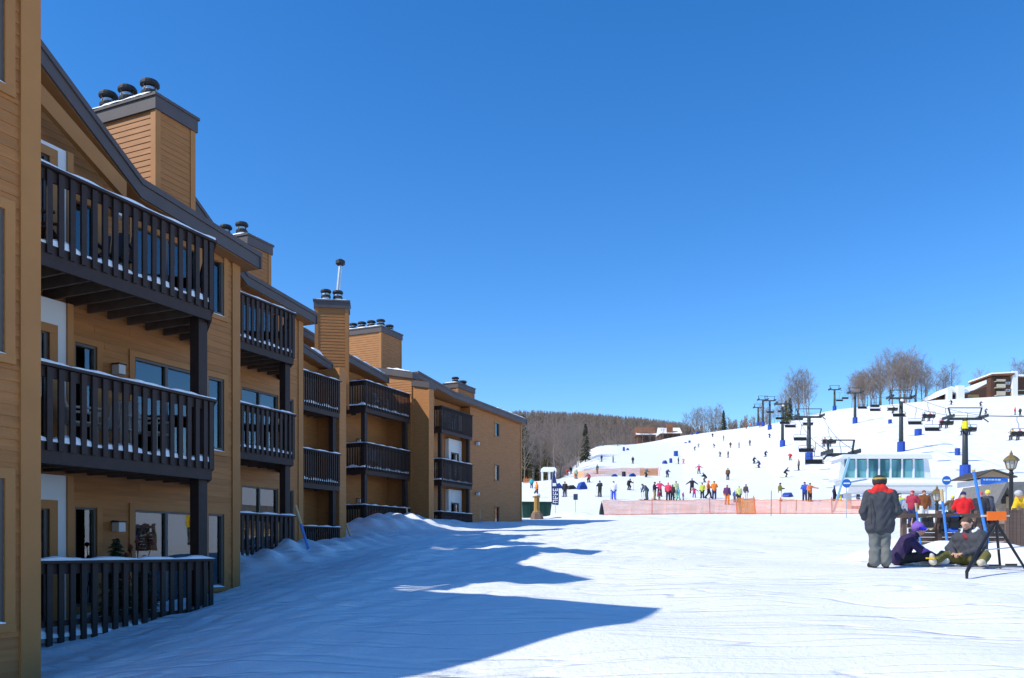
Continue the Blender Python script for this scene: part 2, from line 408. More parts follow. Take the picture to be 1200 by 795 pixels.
def balcony(root, front, F, rail=True, deck=True, seed=0, back=1.75, low=None, snow=True, wallpoly=None, sub=True, label=None, rail_h=1.05, sp=.178):
    """front: polyline (t,d) of the railing; wallpoly: deck polygon"""
    m = MB()
    if deck: m.prism(wallpoly, 'z', F-.04, F)
    else: m.prism(wallpoly, 'z', F-.10, F-.04)
    b = m.build('balcony', M_JOIST if deck else M_CONC, root, label=label)
    top = F+rail_h
    P = [Vector((p[0], p[1], 0)) for p in front]
    for a, c in zip(P[:-1], P[1:]):
        dv = (c-a).normalized(); out = Vector((dv.y, -dv.x, 0)); L = (c-a).length
        def bar(name, z0, z1, o0, o1, mt=M_DARK, e=0.0):
            q = MB(); A = a-dv*e; C = c+dv*e
            pts = [A+out*o0, C+out*o0, C+out*o1, A+out*o1]
            q.prism([(p.x, p.y) for p in pts], 'z', z0, z1); return q.build(name, mt, b)
        bar('top_rail', top-.04, top, -.075, .065, e=.02)
        bar('rail_board', top-.19, top-.042, -.055, -.02)
        if deck:
            bar('rim_beam', F-.34, F-.042, -.06, -.018)
        else: bar('bottom_rail', F+.12, F+.20, -.055, -.02)
        zb = (F-.16) if deck else (low if low is not None else F-.1)
        h = top-.05-zb; bm = baluster_mesh(h, .043 if sp > .17 else .021)
        n = max(2, int(L/sp)); rz = math.atan2(dv.y, dv.x)
        for i in range(n+1):
            p = a+dv*(L*(i+.0)/n if 0 < i < n else (.05 if i == 0 else L-.05))+out*.004
            put('baluster', bm, b, loc=(p.x, p.y, zb), rot=(0, 0, rz))
    if snow:
        snow_strip([(p.x, p.y, top+.001) for p in P], .12, .045, seed).build('rail_snow', M_SNOWCAP, b)
        Q = []
        for i, p in enumerate(P):
            Q.append((p.x, p.y+.07, F-.035))
        snow_strip(Q, .15, .105, seed+5).build('deck_snow', M_SNOWCAP, b)
    if deck:
        xs = [p[0] for p in wallpoly]; t0 = min(p[0] for p in front); t1 = max(p[0] for p in wallpoly); fmax = max(p[0] for p in front[:2])
        t = t0+.1
        while t < t1-.05:
            d0 = .07
            if t > front[0][0] and wallpoly is not None and t > fmax: d0 = .07+(t-fmax)*(1.75/1.55)
            if back-d0 > .1: MB().box(t-.022, t+.022, d0, back-.03, F-.29, F-.042).build('joist', M_JOIST, b)
            t += .41
    return b

def wall_lamp(root, t, d, z):
    m = MB(); m.box(t-.05, t+.05, d-.05, d-.03, z-.1, z+.1)
    o = m.build('wall_lamp', M_BLACK, root)
    MB().box(t-.07, t+.07, d-.22, d-.05, z-.10, z+.06).build('lamp_shade', M_WHITE if True else M_BLACK, o)
    MB().box(t-.085, t+.085, d-.235, d-.04, z+.061, z+.085).build('lamp_hood', M_BLACK, o)
    return o

def roof(root, prof, d0, d1, th=.28, snow=(), fz=.30):
    top = prof; bot = [(t, z-th) for t, z in prof]
    m = MB(); m.prism(list(reversed(top))+bot, 'y', d0+.05, d1)
    r = m.build('roof', M_SHINGLE, root)
    f = MB(); f.prism(list(reversed(top))+[(t, z-fz) for t, z in prof], 'y', d0, d0+.045); f.build('fascia', M_FASCIA, r)
    f = MB(); f.prism([(t, z+.035) for t, z in reversed(prof)]+[(t, z-.07) for t, z in prof], 'y', d0-.035, d0-.002); f.build('drip_board', M_FASCIA, r)
    t, z = prof[-1]
    MB().box(t, t+.045, d0-.03, d1, z-fz, z+.03).build('end_fascia', M_FASCIA, r)
    MB().prism([(t, z-th-.003) for t, z in reversed(prof)]+[(t, z-th-.03) for t, z in prof], 'y', d0+.046, d0+1.2).build('soffit', M_SOFFIT, r)
    for a, b, hh in snow:
        P = [(t, z) for t, z in prof if a < t < b]
        def zi(x):
            for (ta, za), (tb, zb) in zip(prof[:-1], prof[1:]):
                if ta <= x <= tb: return za+(zb-za)*(x-ta)/(tb-ta)
            return prof[-1][1]
        pts = [(a, d0+.16, zi(a)+.03)]+[(t, d0+.16, z+.03) for t, z in P]+[(b, d0+.16, zi(b)+.03)]
        snow_strip(pts, .36, hh, int(a*10)).build('roof_snow', M_SNOWCAP, r)
    return r

def flue(parent, x, y, z, h=.32, r=.13, tall=0):
    h += .05
    m = MB(); m.lathe([(r, 0), (r, h)], (x, y, z), 14); o = m.build('flue_pipe', M_STEEL, parent, smooth=False)
    c = MB(); c.lathe([(r*1.25, 0), (r*1.3, .05), (r*1.05, .10)], (x, y, z+h*.55), 14)
    c.lathe([(r*1.02, 0), (r*1.4, .03), (r*1.42, .07), (r*1.2, .12), (.01, .14)], (x, y, z+h+.03), 14)
    # the cap is joined to its pipe by four stays
    for k in range(4):
        a = k*math.pi/2; c.bar((x+r*math.cos(a), y+r*math.sin(a), z+h*.6), (x+r*1.2*math.cos(a), y+r*1.2*math.sin(a), z+h+.08), .015)
    if tall:
        m2 = MB(); m2.tube([(x, y, z+h+.1), (x+.10, y, z+h+.1+tall)], r*.55, 10); m2.build('tall_flue', M_STEEL, parent)
        MB().lathe([(r*.6, 0), (r*1.25, .08), (r*1.25, .2), (r*.5, .27)], (x+.10, y, z+h+.1+tall), 12).build('rain_cap', M_BLACKST, parent)
    c.build('flue_cap', M_BLACKST, parent)

def chimney(root, t0, t1, d0, d1, z0, z1, flues, rot=None, ex=.12, capsnow=True, frames=True, label=None):
    m = MB(); cx, cy = (t0+t1)/2, (d0+d1)/2; hx, hy = (t1-t0)/2, (d1-d0)/2
    m.box(-hx, hx, -hy, hy, z0, z1-.03)
    o = m.build('chimney', M_SIDING, root, label=label); o.location = (cx, cy, 0)
    if rot is not None: o.rotation_euler = (0, 0, rot)
    s = MB(); z = z0
    while z < z1-.32:
        board(s, -hx+.1, hx-.1, z, -hy-.001, ex)       # front (outward) face
        o0 = len(s.v)                                     # near face, t = t0
        d = -hx-.001
        s.add([(d-.02,-hy+.1,z),(d-.02,hy-.1,z),(d,hy-.1,z),(d,-hy+.1,z),(d-.008,-hy+.1,z+ex),(d-.008,hy-.1,z+ex),(d,hy-.1,z+ex),(d,-hy+.1,z+ex)],
              [(3,2,1,0),(7,6,5,4),(4,5,1,0),(5,6,2,1),(6,7,3,2),(7,4,0,3)])
        z += ex
    s.build('clapboards', M_SIDING, o, kind='stuff')
    for sx in (-1, 1):
        for sy in (-1, 1):
            c = MB(); c.box(min(sx*hx, sx*(hx-.1))-(.035 if sx < 0 else 0), max(sx*hx, sx*(hx-.1))+(.035 if sx > 0 else 0), min(sy*hy, sy*(hy-.1))-(.035 if sy < 0 else 0), max(sy*hy, sy*(hy-.1))+(.035 if sy > 0 else 0), z0, z1-.31); c.build('corner_board', M_TRIM, o)
    k = MB(); k.box(-hx-.07, hx+.07, -hy-.07, hy+.07, z1-.32, z1-.06); k.box(-hx-.1, hx+.1, -hy-.1, hy+.1, z1-.06, z1)
    k.build('cap', M_FASCIA, o)
    if capsnow:
        snow_strip([(-hx-.02, -hy-.0, z1), (-hx-.02, hy, z1)], .18, .05, 3).build('cap_snow', M_SNOWCAP, o)
        snow_strip([(-hx, -hy-.02, z1), (hx, -hy-.02, z1)], .12, .03, 4).build('cap_snow', M_SNOWCAP, o)
    for f in flues: flue(o, f[0]*hx, f[1]*hy, z1, *f[2:])
    return o

PROF_A = [(-1.75, 8.85), (-1.0, 9.35), (3.04, 6.53), (6.1, 6.2)]
def tmax_A(z, prof=PROF_A):
    z = z+.3
    for (ta, za), (tb, zb) in zip(prof[1:-1], prof[2:]):
        if zb <= z <= za: return ta+(tb-ta)*(za-z)/(za-zb)
    return 99 if z < prof[-1][1] else -99
FL = [-1.2, 1.55, 4.3]

def block_A(label, t, n, z, single, chim, chim_top=9.3, parts=True, PROF_A=PROF_A, seed=0, seen_left=True):
    def tmax_A(z):
        z = z+.3
        for (ta, za), (tb, zb) in zip(PROF_A[1:-1], PROF_A[2:]):
            if zb <= z <= za: return ta+(tb-ta)*(za-z)/(za-zb)
        return 99 if z < PROF_A[-1][1] else -99
    root = empty('condo_block', facade(t, n, z), ANG, label=label, category='building', group='stepped row of tan clapboard condo blocks')
    W = 1.75
    ops = []
    for k, F in enumerate(FL):
        h = F+2.02 if k < 2 else F+1.9
        ops.append((4.98, 5.42, F+.47, F+1.92 if k else F+1.93))
        if parts:
            ops += [(3.18, 4.72, F+.04, F+1.93), (1.95, 2.39, F+.25, F+1.93)]
    # rectangular part up to the low eave, then the raked gable above it
    wall(root, -1.6, 5.84, -2.4, 5.85, W, ops, single)
    g = MB(); up = [(tt, zz-.26) for tt, zz in PROF_A]
    poly = [(-1.6, 5.85)]+[(5.84, 5.85), (5.84, 5.96)]+[(3.04, up[2][1]), (-1.0, up[1][1]), (-1.6, up[0][1])]
    g.prism(poly, 'y', W, W+.12); gw = g.build('gable_wall', M_SIDING, root)
    mb = MB(); zz = 5.85
    while zz < 8.9:
        hi = min(5.84, tmax_A(zz+.12))
        if hi > -1.5: board(mb, -1.6, hi, zz, W-.001, .12)
        zz += .12
    mb.build('clapboards', M_SIDING, gw, kind='stuff')
    # end walls and back
    s = MB(); s.box(-1.6, -1.48, W+.121, 11, -2.4, PROF_A[0][1]-.25); s.box(5.72, 5.84, W+.121, 11, -2.4, 5.94); s.box(-1.479, 5.719, 10.88, 11, -2.4, 5.9)
    s.build('side_wall', M_SIDING, root)
    MB().box(5.66, 5.885, W-.045, W+.02, -2.4, 5.93).build('corner_board', M_TRIM, root)
    roof(root, PROF_A, 1.38, 11.3)
    for k, F in enumerate(FL):
        cur = [[(.0, .3, 0, 1)], [(0, .45, 0, 1)], [(.1, .6, .35, 1)]][k]
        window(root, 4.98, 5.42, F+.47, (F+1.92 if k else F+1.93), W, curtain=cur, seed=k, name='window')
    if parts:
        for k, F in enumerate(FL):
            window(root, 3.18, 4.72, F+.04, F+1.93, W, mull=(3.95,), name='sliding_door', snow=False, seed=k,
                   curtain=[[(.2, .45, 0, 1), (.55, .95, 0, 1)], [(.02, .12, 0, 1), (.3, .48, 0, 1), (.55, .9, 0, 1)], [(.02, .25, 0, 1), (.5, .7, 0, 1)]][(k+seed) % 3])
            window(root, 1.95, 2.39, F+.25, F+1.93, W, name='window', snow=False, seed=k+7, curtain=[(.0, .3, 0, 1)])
            # white stucco closet bay standing forward of the wall
            if seen_left:
                c0 = F if k else F-.2; c1 = F+2.38 if k < 2 else F+2.05
                cb = MB(); cb.box(-.9, .4, 1.28, W-.03, c0, c1); cb.box(1.2, 1.45, 1.28, W-.03, c0, c1); cb.box(.4, 1.2, 1.28, W-.03, F+1.95, c1)
                cl = cb.build('closet_bay', M_WHITE, root)
                MB().box(1.45, 1.56, 1.25, W-.03, c0, c1-.001).build('corner_board', M_TRIM, cl)
                fr = MB(); fr.box(1.14, 1.28, 1.25, 1.279, c0, F+1.84); fr.box(.3, 1.28, 1.25, 1.279, F+1.842, F+1.98); fr.build('trim', M_TRIM, cl)
                fr = MB(); fr.box(1.08, 1.19, 1.3, 1.36, c0, F+1.94); fr.box(.41, 1.08, 1.3, 1.36, F+1.82, F+1.94); fr.build('frame', M_FRAME, cl)
                MB().box(.41, 1.08, 1.33, 1.337, c0+.05, F+1.82).build('pane', M_GLASS, cl)
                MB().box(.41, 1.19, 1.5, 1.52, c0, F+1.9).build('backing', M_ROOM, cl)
            front = [(-.75, 0), (3.3, 0), (4.85, W)]
            poly = [(-.75, .02), (3.28, .02), (4.8, W-.04), (-.75, W-.04)]
            if k == 0: balcony(root, [(-.75, 0), (3.3, 0)], F, deck=False, seed=seed*10+k, wallpoly=poly, low=-1.42)
            else: balcony(root, front, F, seed=seed*10+k, wallpoly=poly)
            wall_lamp(root, 2.75, W, F+1.62)
            if k < 2:
                p = MB(); z0 = FL[0]-1.0 if k == 0 else FL[k]-.02
                p.box(3.16, 3.36, .18, .38, z0, FL[k+1]-.045); p.build('post', M_DARK, root)
        # raked beam below the gable soffit
        rb = MB(); rb.prism([(-1.55, 8.55), (-1.55, 8.25), (2.55, 5.98), (2.55, 6.28)], 'y', 1.2, 1.3); rb.build('rake_beam', M_TRIM, root)
    if chim:
        chimney(root, 4.86, 5.88, 3.0, 5.05, 5.6, chim_top, [(-.45, -.55, .30, .14), (-.5, .05, .30, .14), (-.5, .6, .30, .14)])
    return root

b1 = block_A('tall tan condo block with three dark stacked balconies and white closet panels, second from left', 0, 0, 0, True, True, seed=0)
def block_0():
    root = empty('condo_block', facade(-7.71, 4.2, 0), ANG, label='tan clapboard condo wall cut off by the left edge of the picture', category='building', group='stepped row of tan clapboard condo blocks')
    W = 1.75; ops = [(5.02, 5.49, F+.47, F+1.93) for F in FL]
    wall(root, 4.3, 5.84, -1.5, 6.16, W, ops, True)
    MB().box(4.3, 5.84, W+.02, W+.121, -2.6, -1.501).build('foundation', M_CONC, root)
    prof = [(-1.75, 2.7), (2.4, 4.9), (4.3, 6.32), (5.95, 6.32)]  # out-of-view roof line, low and raked to shape the shadow on the snow
    MB().prism([(-1.6, -2.4), (4.299, -2.4), (4.299, 6.16), (2.4, 4.72), (-1.6, 2.5)], 'y', W, W+.12).build('wall', M_SIDING, root)
    s = MB(); s.box(-1.6, -1.48, W+.121, 11, -2.4, 2.45); s.box(5.72, 5.84, W+.121, 11, -2.4, 6.16); s.box(-1.479, 5.719, 10.88, 11, -2.4, 2.5); s.build('side_wall', M_SIDING, root)
    MB().box(5.66, 5.885, W-.045, W+.02, -1.5, 6.15).build('corner_board', M_TRIM, root)
    roof(root, prof, 1.66, 11.3, th=.14, fz=.16)
    for k, F in enumerate(FL):
        window(root, 5.02, 5.49, F+.47, F+1.93, W, curtain=[(.0, .35, 0, 1)], seed=k)
    return root
b0 = block_0()
b2 = block_A('tan condo block with three narrow dark balconies and a low chimney peeking over its roof', 7.4, -4.15, 1.08, False, True, chim_top=8.5, seed=1, seen_left=False)

# ---- block 3: loggia block with the tall single chimney
def block_3():
    z = 1.0
    root = empty('condo_block', facade(15.0, -8.3, z), ANG, label='tan condo block with a tall lit chimney that carries one long thin flue', category='building', group='stepped row of tan clapboard condo blocks')
    W = 1.1; ops = [(.6, 1.5, F+.05, F+1.93) for F in FL]
    wall(root, -1.6, 4.05, -2.4, 6.0, W, ops)
    prof = [(-1.7, 8.6), (-.9, 8.4), (1.3, 6.75), (4.1, 6.18)]
    roof(root, prof, .72, 9, snow=[(2.9, 3.6, .16)])
    g = MB(); g.prism([(-1.6, 6.0), (3.3, 6.0), (1.3, 6.46), (-.9, 8.1), (-1.6, 8.2)], 'y', W, W+.12); g.build('gable_wall', M_SIDING, root)
    s = MB(); s.box(-1.6, -1.48, W+.121, 9, -2.4, 8.1); s.box(3.93, 4.05, W+.121, 9, -2.4, 5.88); s.box(-1.479, 3.929, 8.88, 9, -2.4, 5.88); s.build('side_wall', M_SIDING, root)
    MB().box(3.62, 4.05, .04, W-.03, -2.4, 5.87).build('wing_wall', M_SIDING, root)
    for k, F in enumerate(FL):
        window(root, .6, 1.5, F+.05, F+1.93, W, mull=(1.05,), name='sliding_door', snow=False, curtain=[(.1, .45, 0, 1)], seed=k)
        front = [(-.75, 0), (3.6, 0)]; poly = [(-.75, .02), (3.6, .02), (3.6, W-.03), (-.75, W-.03)]
        balcony(root, front, F, deck=k > 0, seed=30+k, back=W, wallpoly=poly, low=-1.6, sp=.125)
        wall_lamp(root, 2.2, W, F+1.3)
        if k < 2: MB().box(3.3, 3.5, .1, .3, (FL[0]-1 if k == 0 else F-.02), FL[k+1]-.045).build('post', M_DARK, root)
    # tall chimney, its face turned toward the slope
    c = chimney(root, 0, 1.22, 0, .8, 4.6, 8.72, [(-.4, 0, .3, .15), (.35, .2, .3, .15, 1.05)], rot=R(9)-ANG, frames=False)
    w = Vector((-7.08, 33.6, 0)); l = Matrix.Rotation(-ANG, 3, 'Z') @ (w-root.location); c.location = (l.x, l.y, 0)
    return root
b3 = block_3()

def block_4():
    z = 2.15
    root = empty('condo_block', facade(23.7, -10.6, z), ANG, label='tan condo block whose snowy balconies show an open left side, before the brown pier', category='building', group='stepped row of tan clapboard condo blocks')
    W = 1.4
    ops = [(-.9, .35, F+.05 if k < 2 else F+.5, F+1.93 if k < 2 else F+1.6) for k, F in enumerate(FL)]
    wall(root, -3.4, 3.9, -3.2, 6.0, W, ops)
    prof = [(-3.6, 6.95), (-.8, 6.56), (3.0, 6.12)]
    roof(root, prof, .72, 8, snow=[(-3.4, 2.8, .10)])
    s = MB(); s.box(-3.4, -3.28, W+.121, 8, -3.2, 6.5); s.box(3.78, 3.9, W+.121, 8, -3.2, 5.85); s.box(-3.279, 3.779, 7.88, 8, -3.2, 5.88); s.build('side_wall', M_SIDING, root)
    # stepped wing wall at the far end
    wg = MB(); wg.prism([(-.05, -3.2), (2.6, -3.2), (2.6, 6.9), (-.05, 6.35)], 'x', 3.91, 4.3)
    w_ = wg.build('wing_wall', M_SIDING, root)
    mb = MB(); zz = -3.0
    while zz < 6.1:
        d = 3.909; mb.add([(d-.02,-.03,zz),(d-.02,2.55,zz),(d,2.55,zz),(d,-.03,zz),(d-.008,-.03,zz+.12),(d-.008,2.55,zz+.12),(d,2.55,zz+.12),(d,-.03,zz+.12)], [(3,2,1,0),(7,6,5,4),(4,5,1,0),(5,6,2,1),(6,7,3,2),(7,4,0,3)]); zz += .12
    mb.build('clapboards', M_SIDING, w_, kind='stuff')
    cp = MB(); cp.prism([(-.14, 6.12), (2.7, 6.69), (2.7, 6.98), (-.14, 6.42)], 'x', 3.78, 4.4); cp.build('wing_cap', M_FASCIA, root)
    snow_strip([(3.85, .0, 6.46), (3.85, 1.3, 6.73)], .2, .07, 9).build('cap_snow', M_SNOWCAP, w_)
    pr = MB(); pr.prism([(-.95, -3.2), (-.07, -3.2), (-.07, 6.02), (-.95, 5.82)], 'x', 3.95, 4.45); p_ = pr.build('pier', M_SIDING, root)
    MB().prism([(-1.02, 5.6), (-.07, 5.78), (-.07, 6.06), (-1.02, 5.88)], 'x', 3.86, 4.55).build('pier_cap', M_FASCIA, root)
    MB().box(3.92, 4.05, -.985, -.90, -3.2, 5.58).build('corner_board', M_TRIM, p_)
    for k, F in enumerate(FL):
        window(root, -.9, .35, ops[k][2], ops[k][3], W, mull=(-.27,), name='sliding_door' if k < 2 else 'window', snow=False, curtain=[(.1, .4, 0, 1), (.55, .8, .2, 1)], seed=k)
        front = [(0, W-.05), (0, 0), (3.8, 0)]; poly = [(.02, .02), (3.8, .02), (3.8, W-.03), (.02, W-.03)]
        balcony(root, front, F, deck=True, seed=40+k, back=W, wallpoly=poly, sp=.125)
        wall_lamp(root, 1.4, W, F+1.35)
        if k < 2:
            for tt in (.1, 3.55): MB().box(tt, tt+.2, .1, .3, (FL[0]-.02 if k == 0 else F-.02), FL[k+1]-.045).build('post', M_DARK, root)
    MB().box(.1, .3, .1, .3, -2.6, FL[0]-.05).build('post', M_DARK, root)
    return root
b4 = block_4()

def block_5():
    z = 2.15
    root = empty('condo_block', facade(30.9, -10.75, z), ANG, label='far end condo block with a wide blank tan wall and three small windows', category='building', group='stepped row of tan clapboard condo blocks')
    W = .85
    ops = [(-.2, .65, F+.05, F+1.93) for F in FL]
    wall(root, -3.0, 3.72, -3.2, 5.9, W, ops)
    ops2 = []
    for (a, b) in ((4.65, 5.45), (2.0, 2.95), (-.55, .45)): ops2.append((6.95, 7.55, a, b))
    wall(root, 3.74, 10.9, -3.2, 5.9, .25, ops2)
    MB().box(3.74, 3.86, .372, W, -3.2, 5.85).build('wing_wall', M_SIDING, root)
    for a in ops2: window(root, *a, .25, snow=False, trim=.07, curtain=[(.0, 1, 0, 1)] if a[2] < 4 else [(.0, .4, 0, 1)])
    prof = [(-2.6, 6.62), (1.2, 6.25), (10.95, 6.12)]
    roof(root, prof, -.12, 8, snow=[(6.6, 10.8, .10)])
    s = MB(); s.box(-3.0, -2.88, W+.121, 8, -3.2, 5.85); s.box(10.78, 10.9, .372, 8, -3.2, 5.85); s.box(-2.879, 10.779, 7.88, 8, -3.2, 5.85); s.build('side_wall', M_SIDING, root)
    MB().box(10.76, 10.94, .205, .27, -3.2, 5.85).build('corner_board', M_TRIM, root)
    for k, F in enumerate(FL):
        window(root, -.2, .65, F+.05, F+1.93, W, mull=(.22,), name='sliding_door', snow=False, seed=k)
        front = [(0, W-.05), (0, 0), (3.55, 0)]; poly = [(.02, .02), (3.55, .02), (3.55, W-.03), (.02, W-.03)]
        balcony(root, front, F, deck=True, seed=50+k, back=W, wallpoly=poly, sp=.125, snow=k != 2)
        c1 = F+2.36 if k < 2 else F+1.25
        cb = MB(); cb.box(1.9, 2.15, .6, W-.03, F, c1); cb.box(3.1, 3.4, .6, W-.03, F, c1); cb.box(2.15, 3.1, .6, W-.03, F+(1.65 if k < 2 else 1.1), c1)
        cl = cb.build('closet_bay', M_WHITE, root)
        hh = 1.65 if k < 2 else 1.1
        fr = MB(); fr.box(2.15, 2.23, .61, .7, F, F+hh); fr.box(3.02, 3.1, .61, .7, F, F+hh); fr.box(2.58, 2.66, .61, .7, F, F+hh); fr.box(2.23, 3.02, .61, .7, F+hh-.08, F+hh); fr.build('frame', M_FRAME, cl)
        MB().box(2.23, 2.58, .65, .657, F, F+hh-.08).build('pane', M_GLASS, cl); MB().box(2.66, 3.02, .65, .657, F, F+hh-.08).build('pane', M_GLASS, cl)
        MB().box(2.15, 3.1, .76, .78, F, F+hh).build('backing', M_ROOM, cl)
        if k < 2:
            for tt in (.1, 3.3): MB().box(tt, tt+.18, .1, .28, (-2.6 if k == 0 else F-.02), FL[k+1]-.045).build('post', M_DARK, root)
    for zz in (3.9, 1.05): wall_lamp(root, 4.4, .22, zz)
    chimney(root, 5.1, 7.2, 1.75, 2.6, 5.6, 7.62, [(-.5, 0, .22, .16), (.35, 0, .16, .2)])
    chimney(root, -.7, 1.3, 3.25, 5.65, 5.2, 9.68, [(-.55, -.75, .26, .17), (-.55, -.25, .26, .17), (-.55, .25, .26, .17), (.4, -.7, .2, .17), (-.5, .75, .26, .17)])
    return root
b5 = block_5()
# ------------------------------------------------------------------ bodies: signed-distance figures turned into one continuous mesh
def surface_nets(f, org, h):
    s = f < 0
    nx, ny, nz = f.shape
    c = [(i, j, k) for i in (0, 1) for j in (0, 1) for k in (0, 1)]
    def sl(a, o): return a[o[0]:nx-1+o[0], o[1]:ny-1+o[1], o[2]:nz-1+o[2]]
    cnt = sum(sl(s, o).astype(np.int8) for o in c)
    mask = (cnt > 0) & (cnt < 8)
    acc = np.zeros(mask.shape+(3,)); n = np.zeros(mask.shape)
    for a in c:
        for ax in range(3):
            if a[ax]: continue
            b = list(a); b[ax] = 1
            fa, fb = sl(f, a), sl(f, b)
            x = (fa < 0) != (fb < 0)
            t = np.where(x, fa/np.where(np.abs(fa-fb) < 1e-9, 1, fa-fb), 0)
            for q in range(3): acc[..., q] += np.where(x, a[q]+(t if q == ax else 0), 0)
            n += x
    idx = -np.ones(mask.shape, int); idx[mask] = np.arange(mask.sum())
    I = np.argwhere(mask)
    v = (I+acc[mask]/n[mask][:, None])*h+np.array(org)
    F = []
    def quads(x, cells, flip):
        P = np.argwhere(x)
        if len(P) == 0: return
        q = np.stack([idx[tuple((P+np.array(o)).T)] for o in cells], 1)
        fl = flip[tuple(P.T)]
        q[fl] = q[fl][:, ::-1]; F.append(q)
    x = s[:-1, 1:-1, 1:-1] != s[1:, 1:-1, 1:-1]; quads(x, [(0, 0, 0), (0, 1, 0), (0, 1, 1), (0, 0, 1)], s[1:, 1:-1, 1:-1])
    x = s[1:-1, :-1, 1:-1] != s[1:-1, 1:, 1:-1]; quads(x, [(0, 0, 0), (0, 0, 1), (1, 0, 1), (1, 0, 0)], s[1:-1, 1:, 1:-1])
    x = s[1:-1, 1:-1, :-1] != s[1:-1, 1:-1, 1:]; quads(x, [(0, 0, 0), (1, 0, 0), (1, 1, 0), (0, 1, 0)], s[1:-1, 1:-1, 1:])
    return v, np.vstack(F)

def sdf_mesh(name, prims, h, mats, k=.03, wr=0.0):
    """prims: ('c', a, b, ra, rb, mat) tapered capsule or ('e', centre, radii, mat) ellipsoid"""
    pts = []
    for p in prims:
        if p[0] == 'c': pts += [np.array(p[1])-max(p[3], p[4]), np.array(p[1])+max(p[3], p[4]), np.array(p[2])-max(p[3], p[4]), np.array(p[2])+max(p[3], p[4])]
        else: pts += [np.array(p[1])-np.array(p[2]), np.array(p[1])+np.array(p[2])]
    lo = np.min(pts, 0)-3*h; hi = np.max(pts, 0)+3*h
    n = np.ceil((hi-lo)/h).astype(int)+1
    g = np.stack(np.meshgrid(*[lo[i]+h*np.arange(n[i]) for i in range(3)], indexing='ij'), -1)
    def dist(p, X):
        if p[0] == 'c':
            a = np.array(p[1]); b = np.array(p[2]); ab = b-a
            t = np.clip(((X-a)@ab)/max(ab@ab, 1e-9), 0, 1)
            return np.linalg.norm(X-a-t[..., None]*ab, axis=-1)-(p[3]+(p[4]-p[3])*t)
        q = (X-np.array(p[1]))/np.array(p[2]); r = np.linalg.norm(q, axis=-1)
        return (r-1)*min(p[2])*np.where(r > .2, 1, 1)
    f = None
    for p in prims:
        d = dist(p, g)
        if f is None: f = d
        else:
            hh = np.clip(.5+.5*(f-d)/k, 0, 1); f = f*(1-hh)+d*hh-k*hh*(1-hh)
    if wr:
        f = f+wr*(np.sin(g[..., 2]*38+4*np.sin(g[..., 0]*17+g[..., 1]*9))*.6+np.sin(g[..., 0]*41+g[..., 2]*23+g[..., 1]*31)*.5)
    v, q = surface_nets(f, lo, h)
    cen = v[q].mean(1); best = np.full(len(cen), 1e9); mi = np.zeros(len(cen), int)
    for p in prims:
        d = dist(p, cen); m = d < best-1e-6; best[m] = d[m]; mi[m] = p[-1]
    me = bpy.data.meshes.new(name); me.from_pydata(v.tolist(), [], q.tolist())
    for m in mats: me.materials.append(m)
    me.polygons.foreach_set('material_index', mi.astype(np.int32)); me.polygons.foreach_set('use_smooth', [True]*len(q))
    me.update(); return me

CLOTH = {}
def cloth(c):
    k = tuple(round(x, 3) for x in c)
    if k not in CLOTH: CLOTH[k] = mat('cloth_%d' % len(CLOTH), c, .8, .16, 9, .35, 14)
    return CLOTH[k]
SKIN = mat('skin', (.56, .32, .23), .55, .08)
def base_prims(J, fat=1.0, hem=.0):
    """materials: 0 jacket 1 trousers 2 boots 3 skin 4 hat 5 gloves"""
    P = []
    pel, ch, nk, hd = [np.array(J[k]) for k in ('pelvis', 'chest', 'neck', 'head')]
    shl, shr = np.array(J['shl']), np.array(J['shr']); ax = (shr-shl)/np.linalg.norm(shr-shl)
    for s in (-1, 1):
        P.append(('c', pel+ax*.07*s, ch+ax*.085*s, .135*fat, .145*fat, 0))
    P.append(('c', pel-(ch-pel)*.22, pel, .165*fat, .16*fat, 0))
    P.append(('c', shl, shr, .085*fat, .085*fat, 0)); P.append(('c', ch, nk, .12*fat, .075, 0))
    for s in 'lr':
        P.append(('c', J['sh'+s], J['el'+s], .082*fat, .068*fat, 0)); P.append(('c', J['el'+s], J['wr'+s], .068*fat, .055*fat, 0))
        P.append(('c', J['wr'+s], J['ha'+s], .045, .05, 5))
        P.append(('c', J['hi'+s], J['kn'+s], .115*fat, .086*fat, 1)); P.append(('c', J['kn'+s], J['an'+s], .085*fat, .078*fat, 1))
        P.append(('c', np.array(J['an'+s])-np.array([0, 0, .03]), J['to'+s], .075, .062, 2))
    up = (hd-nk)/np.linalg.norm(hd-nk)
    P.append(('c', nk, hd-up*.05, .055, .06, 3)); P.append(('e', hd, (.082, .10, .118), 3))
    P.append(('e', hd+up*.05, (.098, .112, .088), 4))
    return P
STAND = dict(pelvis=(0, 0, 1.0), chest=(0, .01, 1.3), neck=(0, .01, 1.5), head=(0, -.02, 1.63), shl=(-.2, .01, 1.42), shr=(.2, .01, 1.42),
  ell=(-.28, .03, 1.15), elr=(.28, .03, 1.15), wrl=(-.28, -.07, .93), wrr=(.28, -.07, .93), hal=(-.27, -.1, .86), har=(.27, -.1, .86),
  hil=(-.1, 0, .92), hir=(.1, 0, .92), knl=(-.12, -.03, .5), knr=(.12, -.03, .5), anl=(-.13, .02, .12), anr=(.13, .02, .12), tol=(-.15, -.16, .06), tor=(.15, -.16, .06))
def J(**k): d = dict(STAND); d.update(k); return d
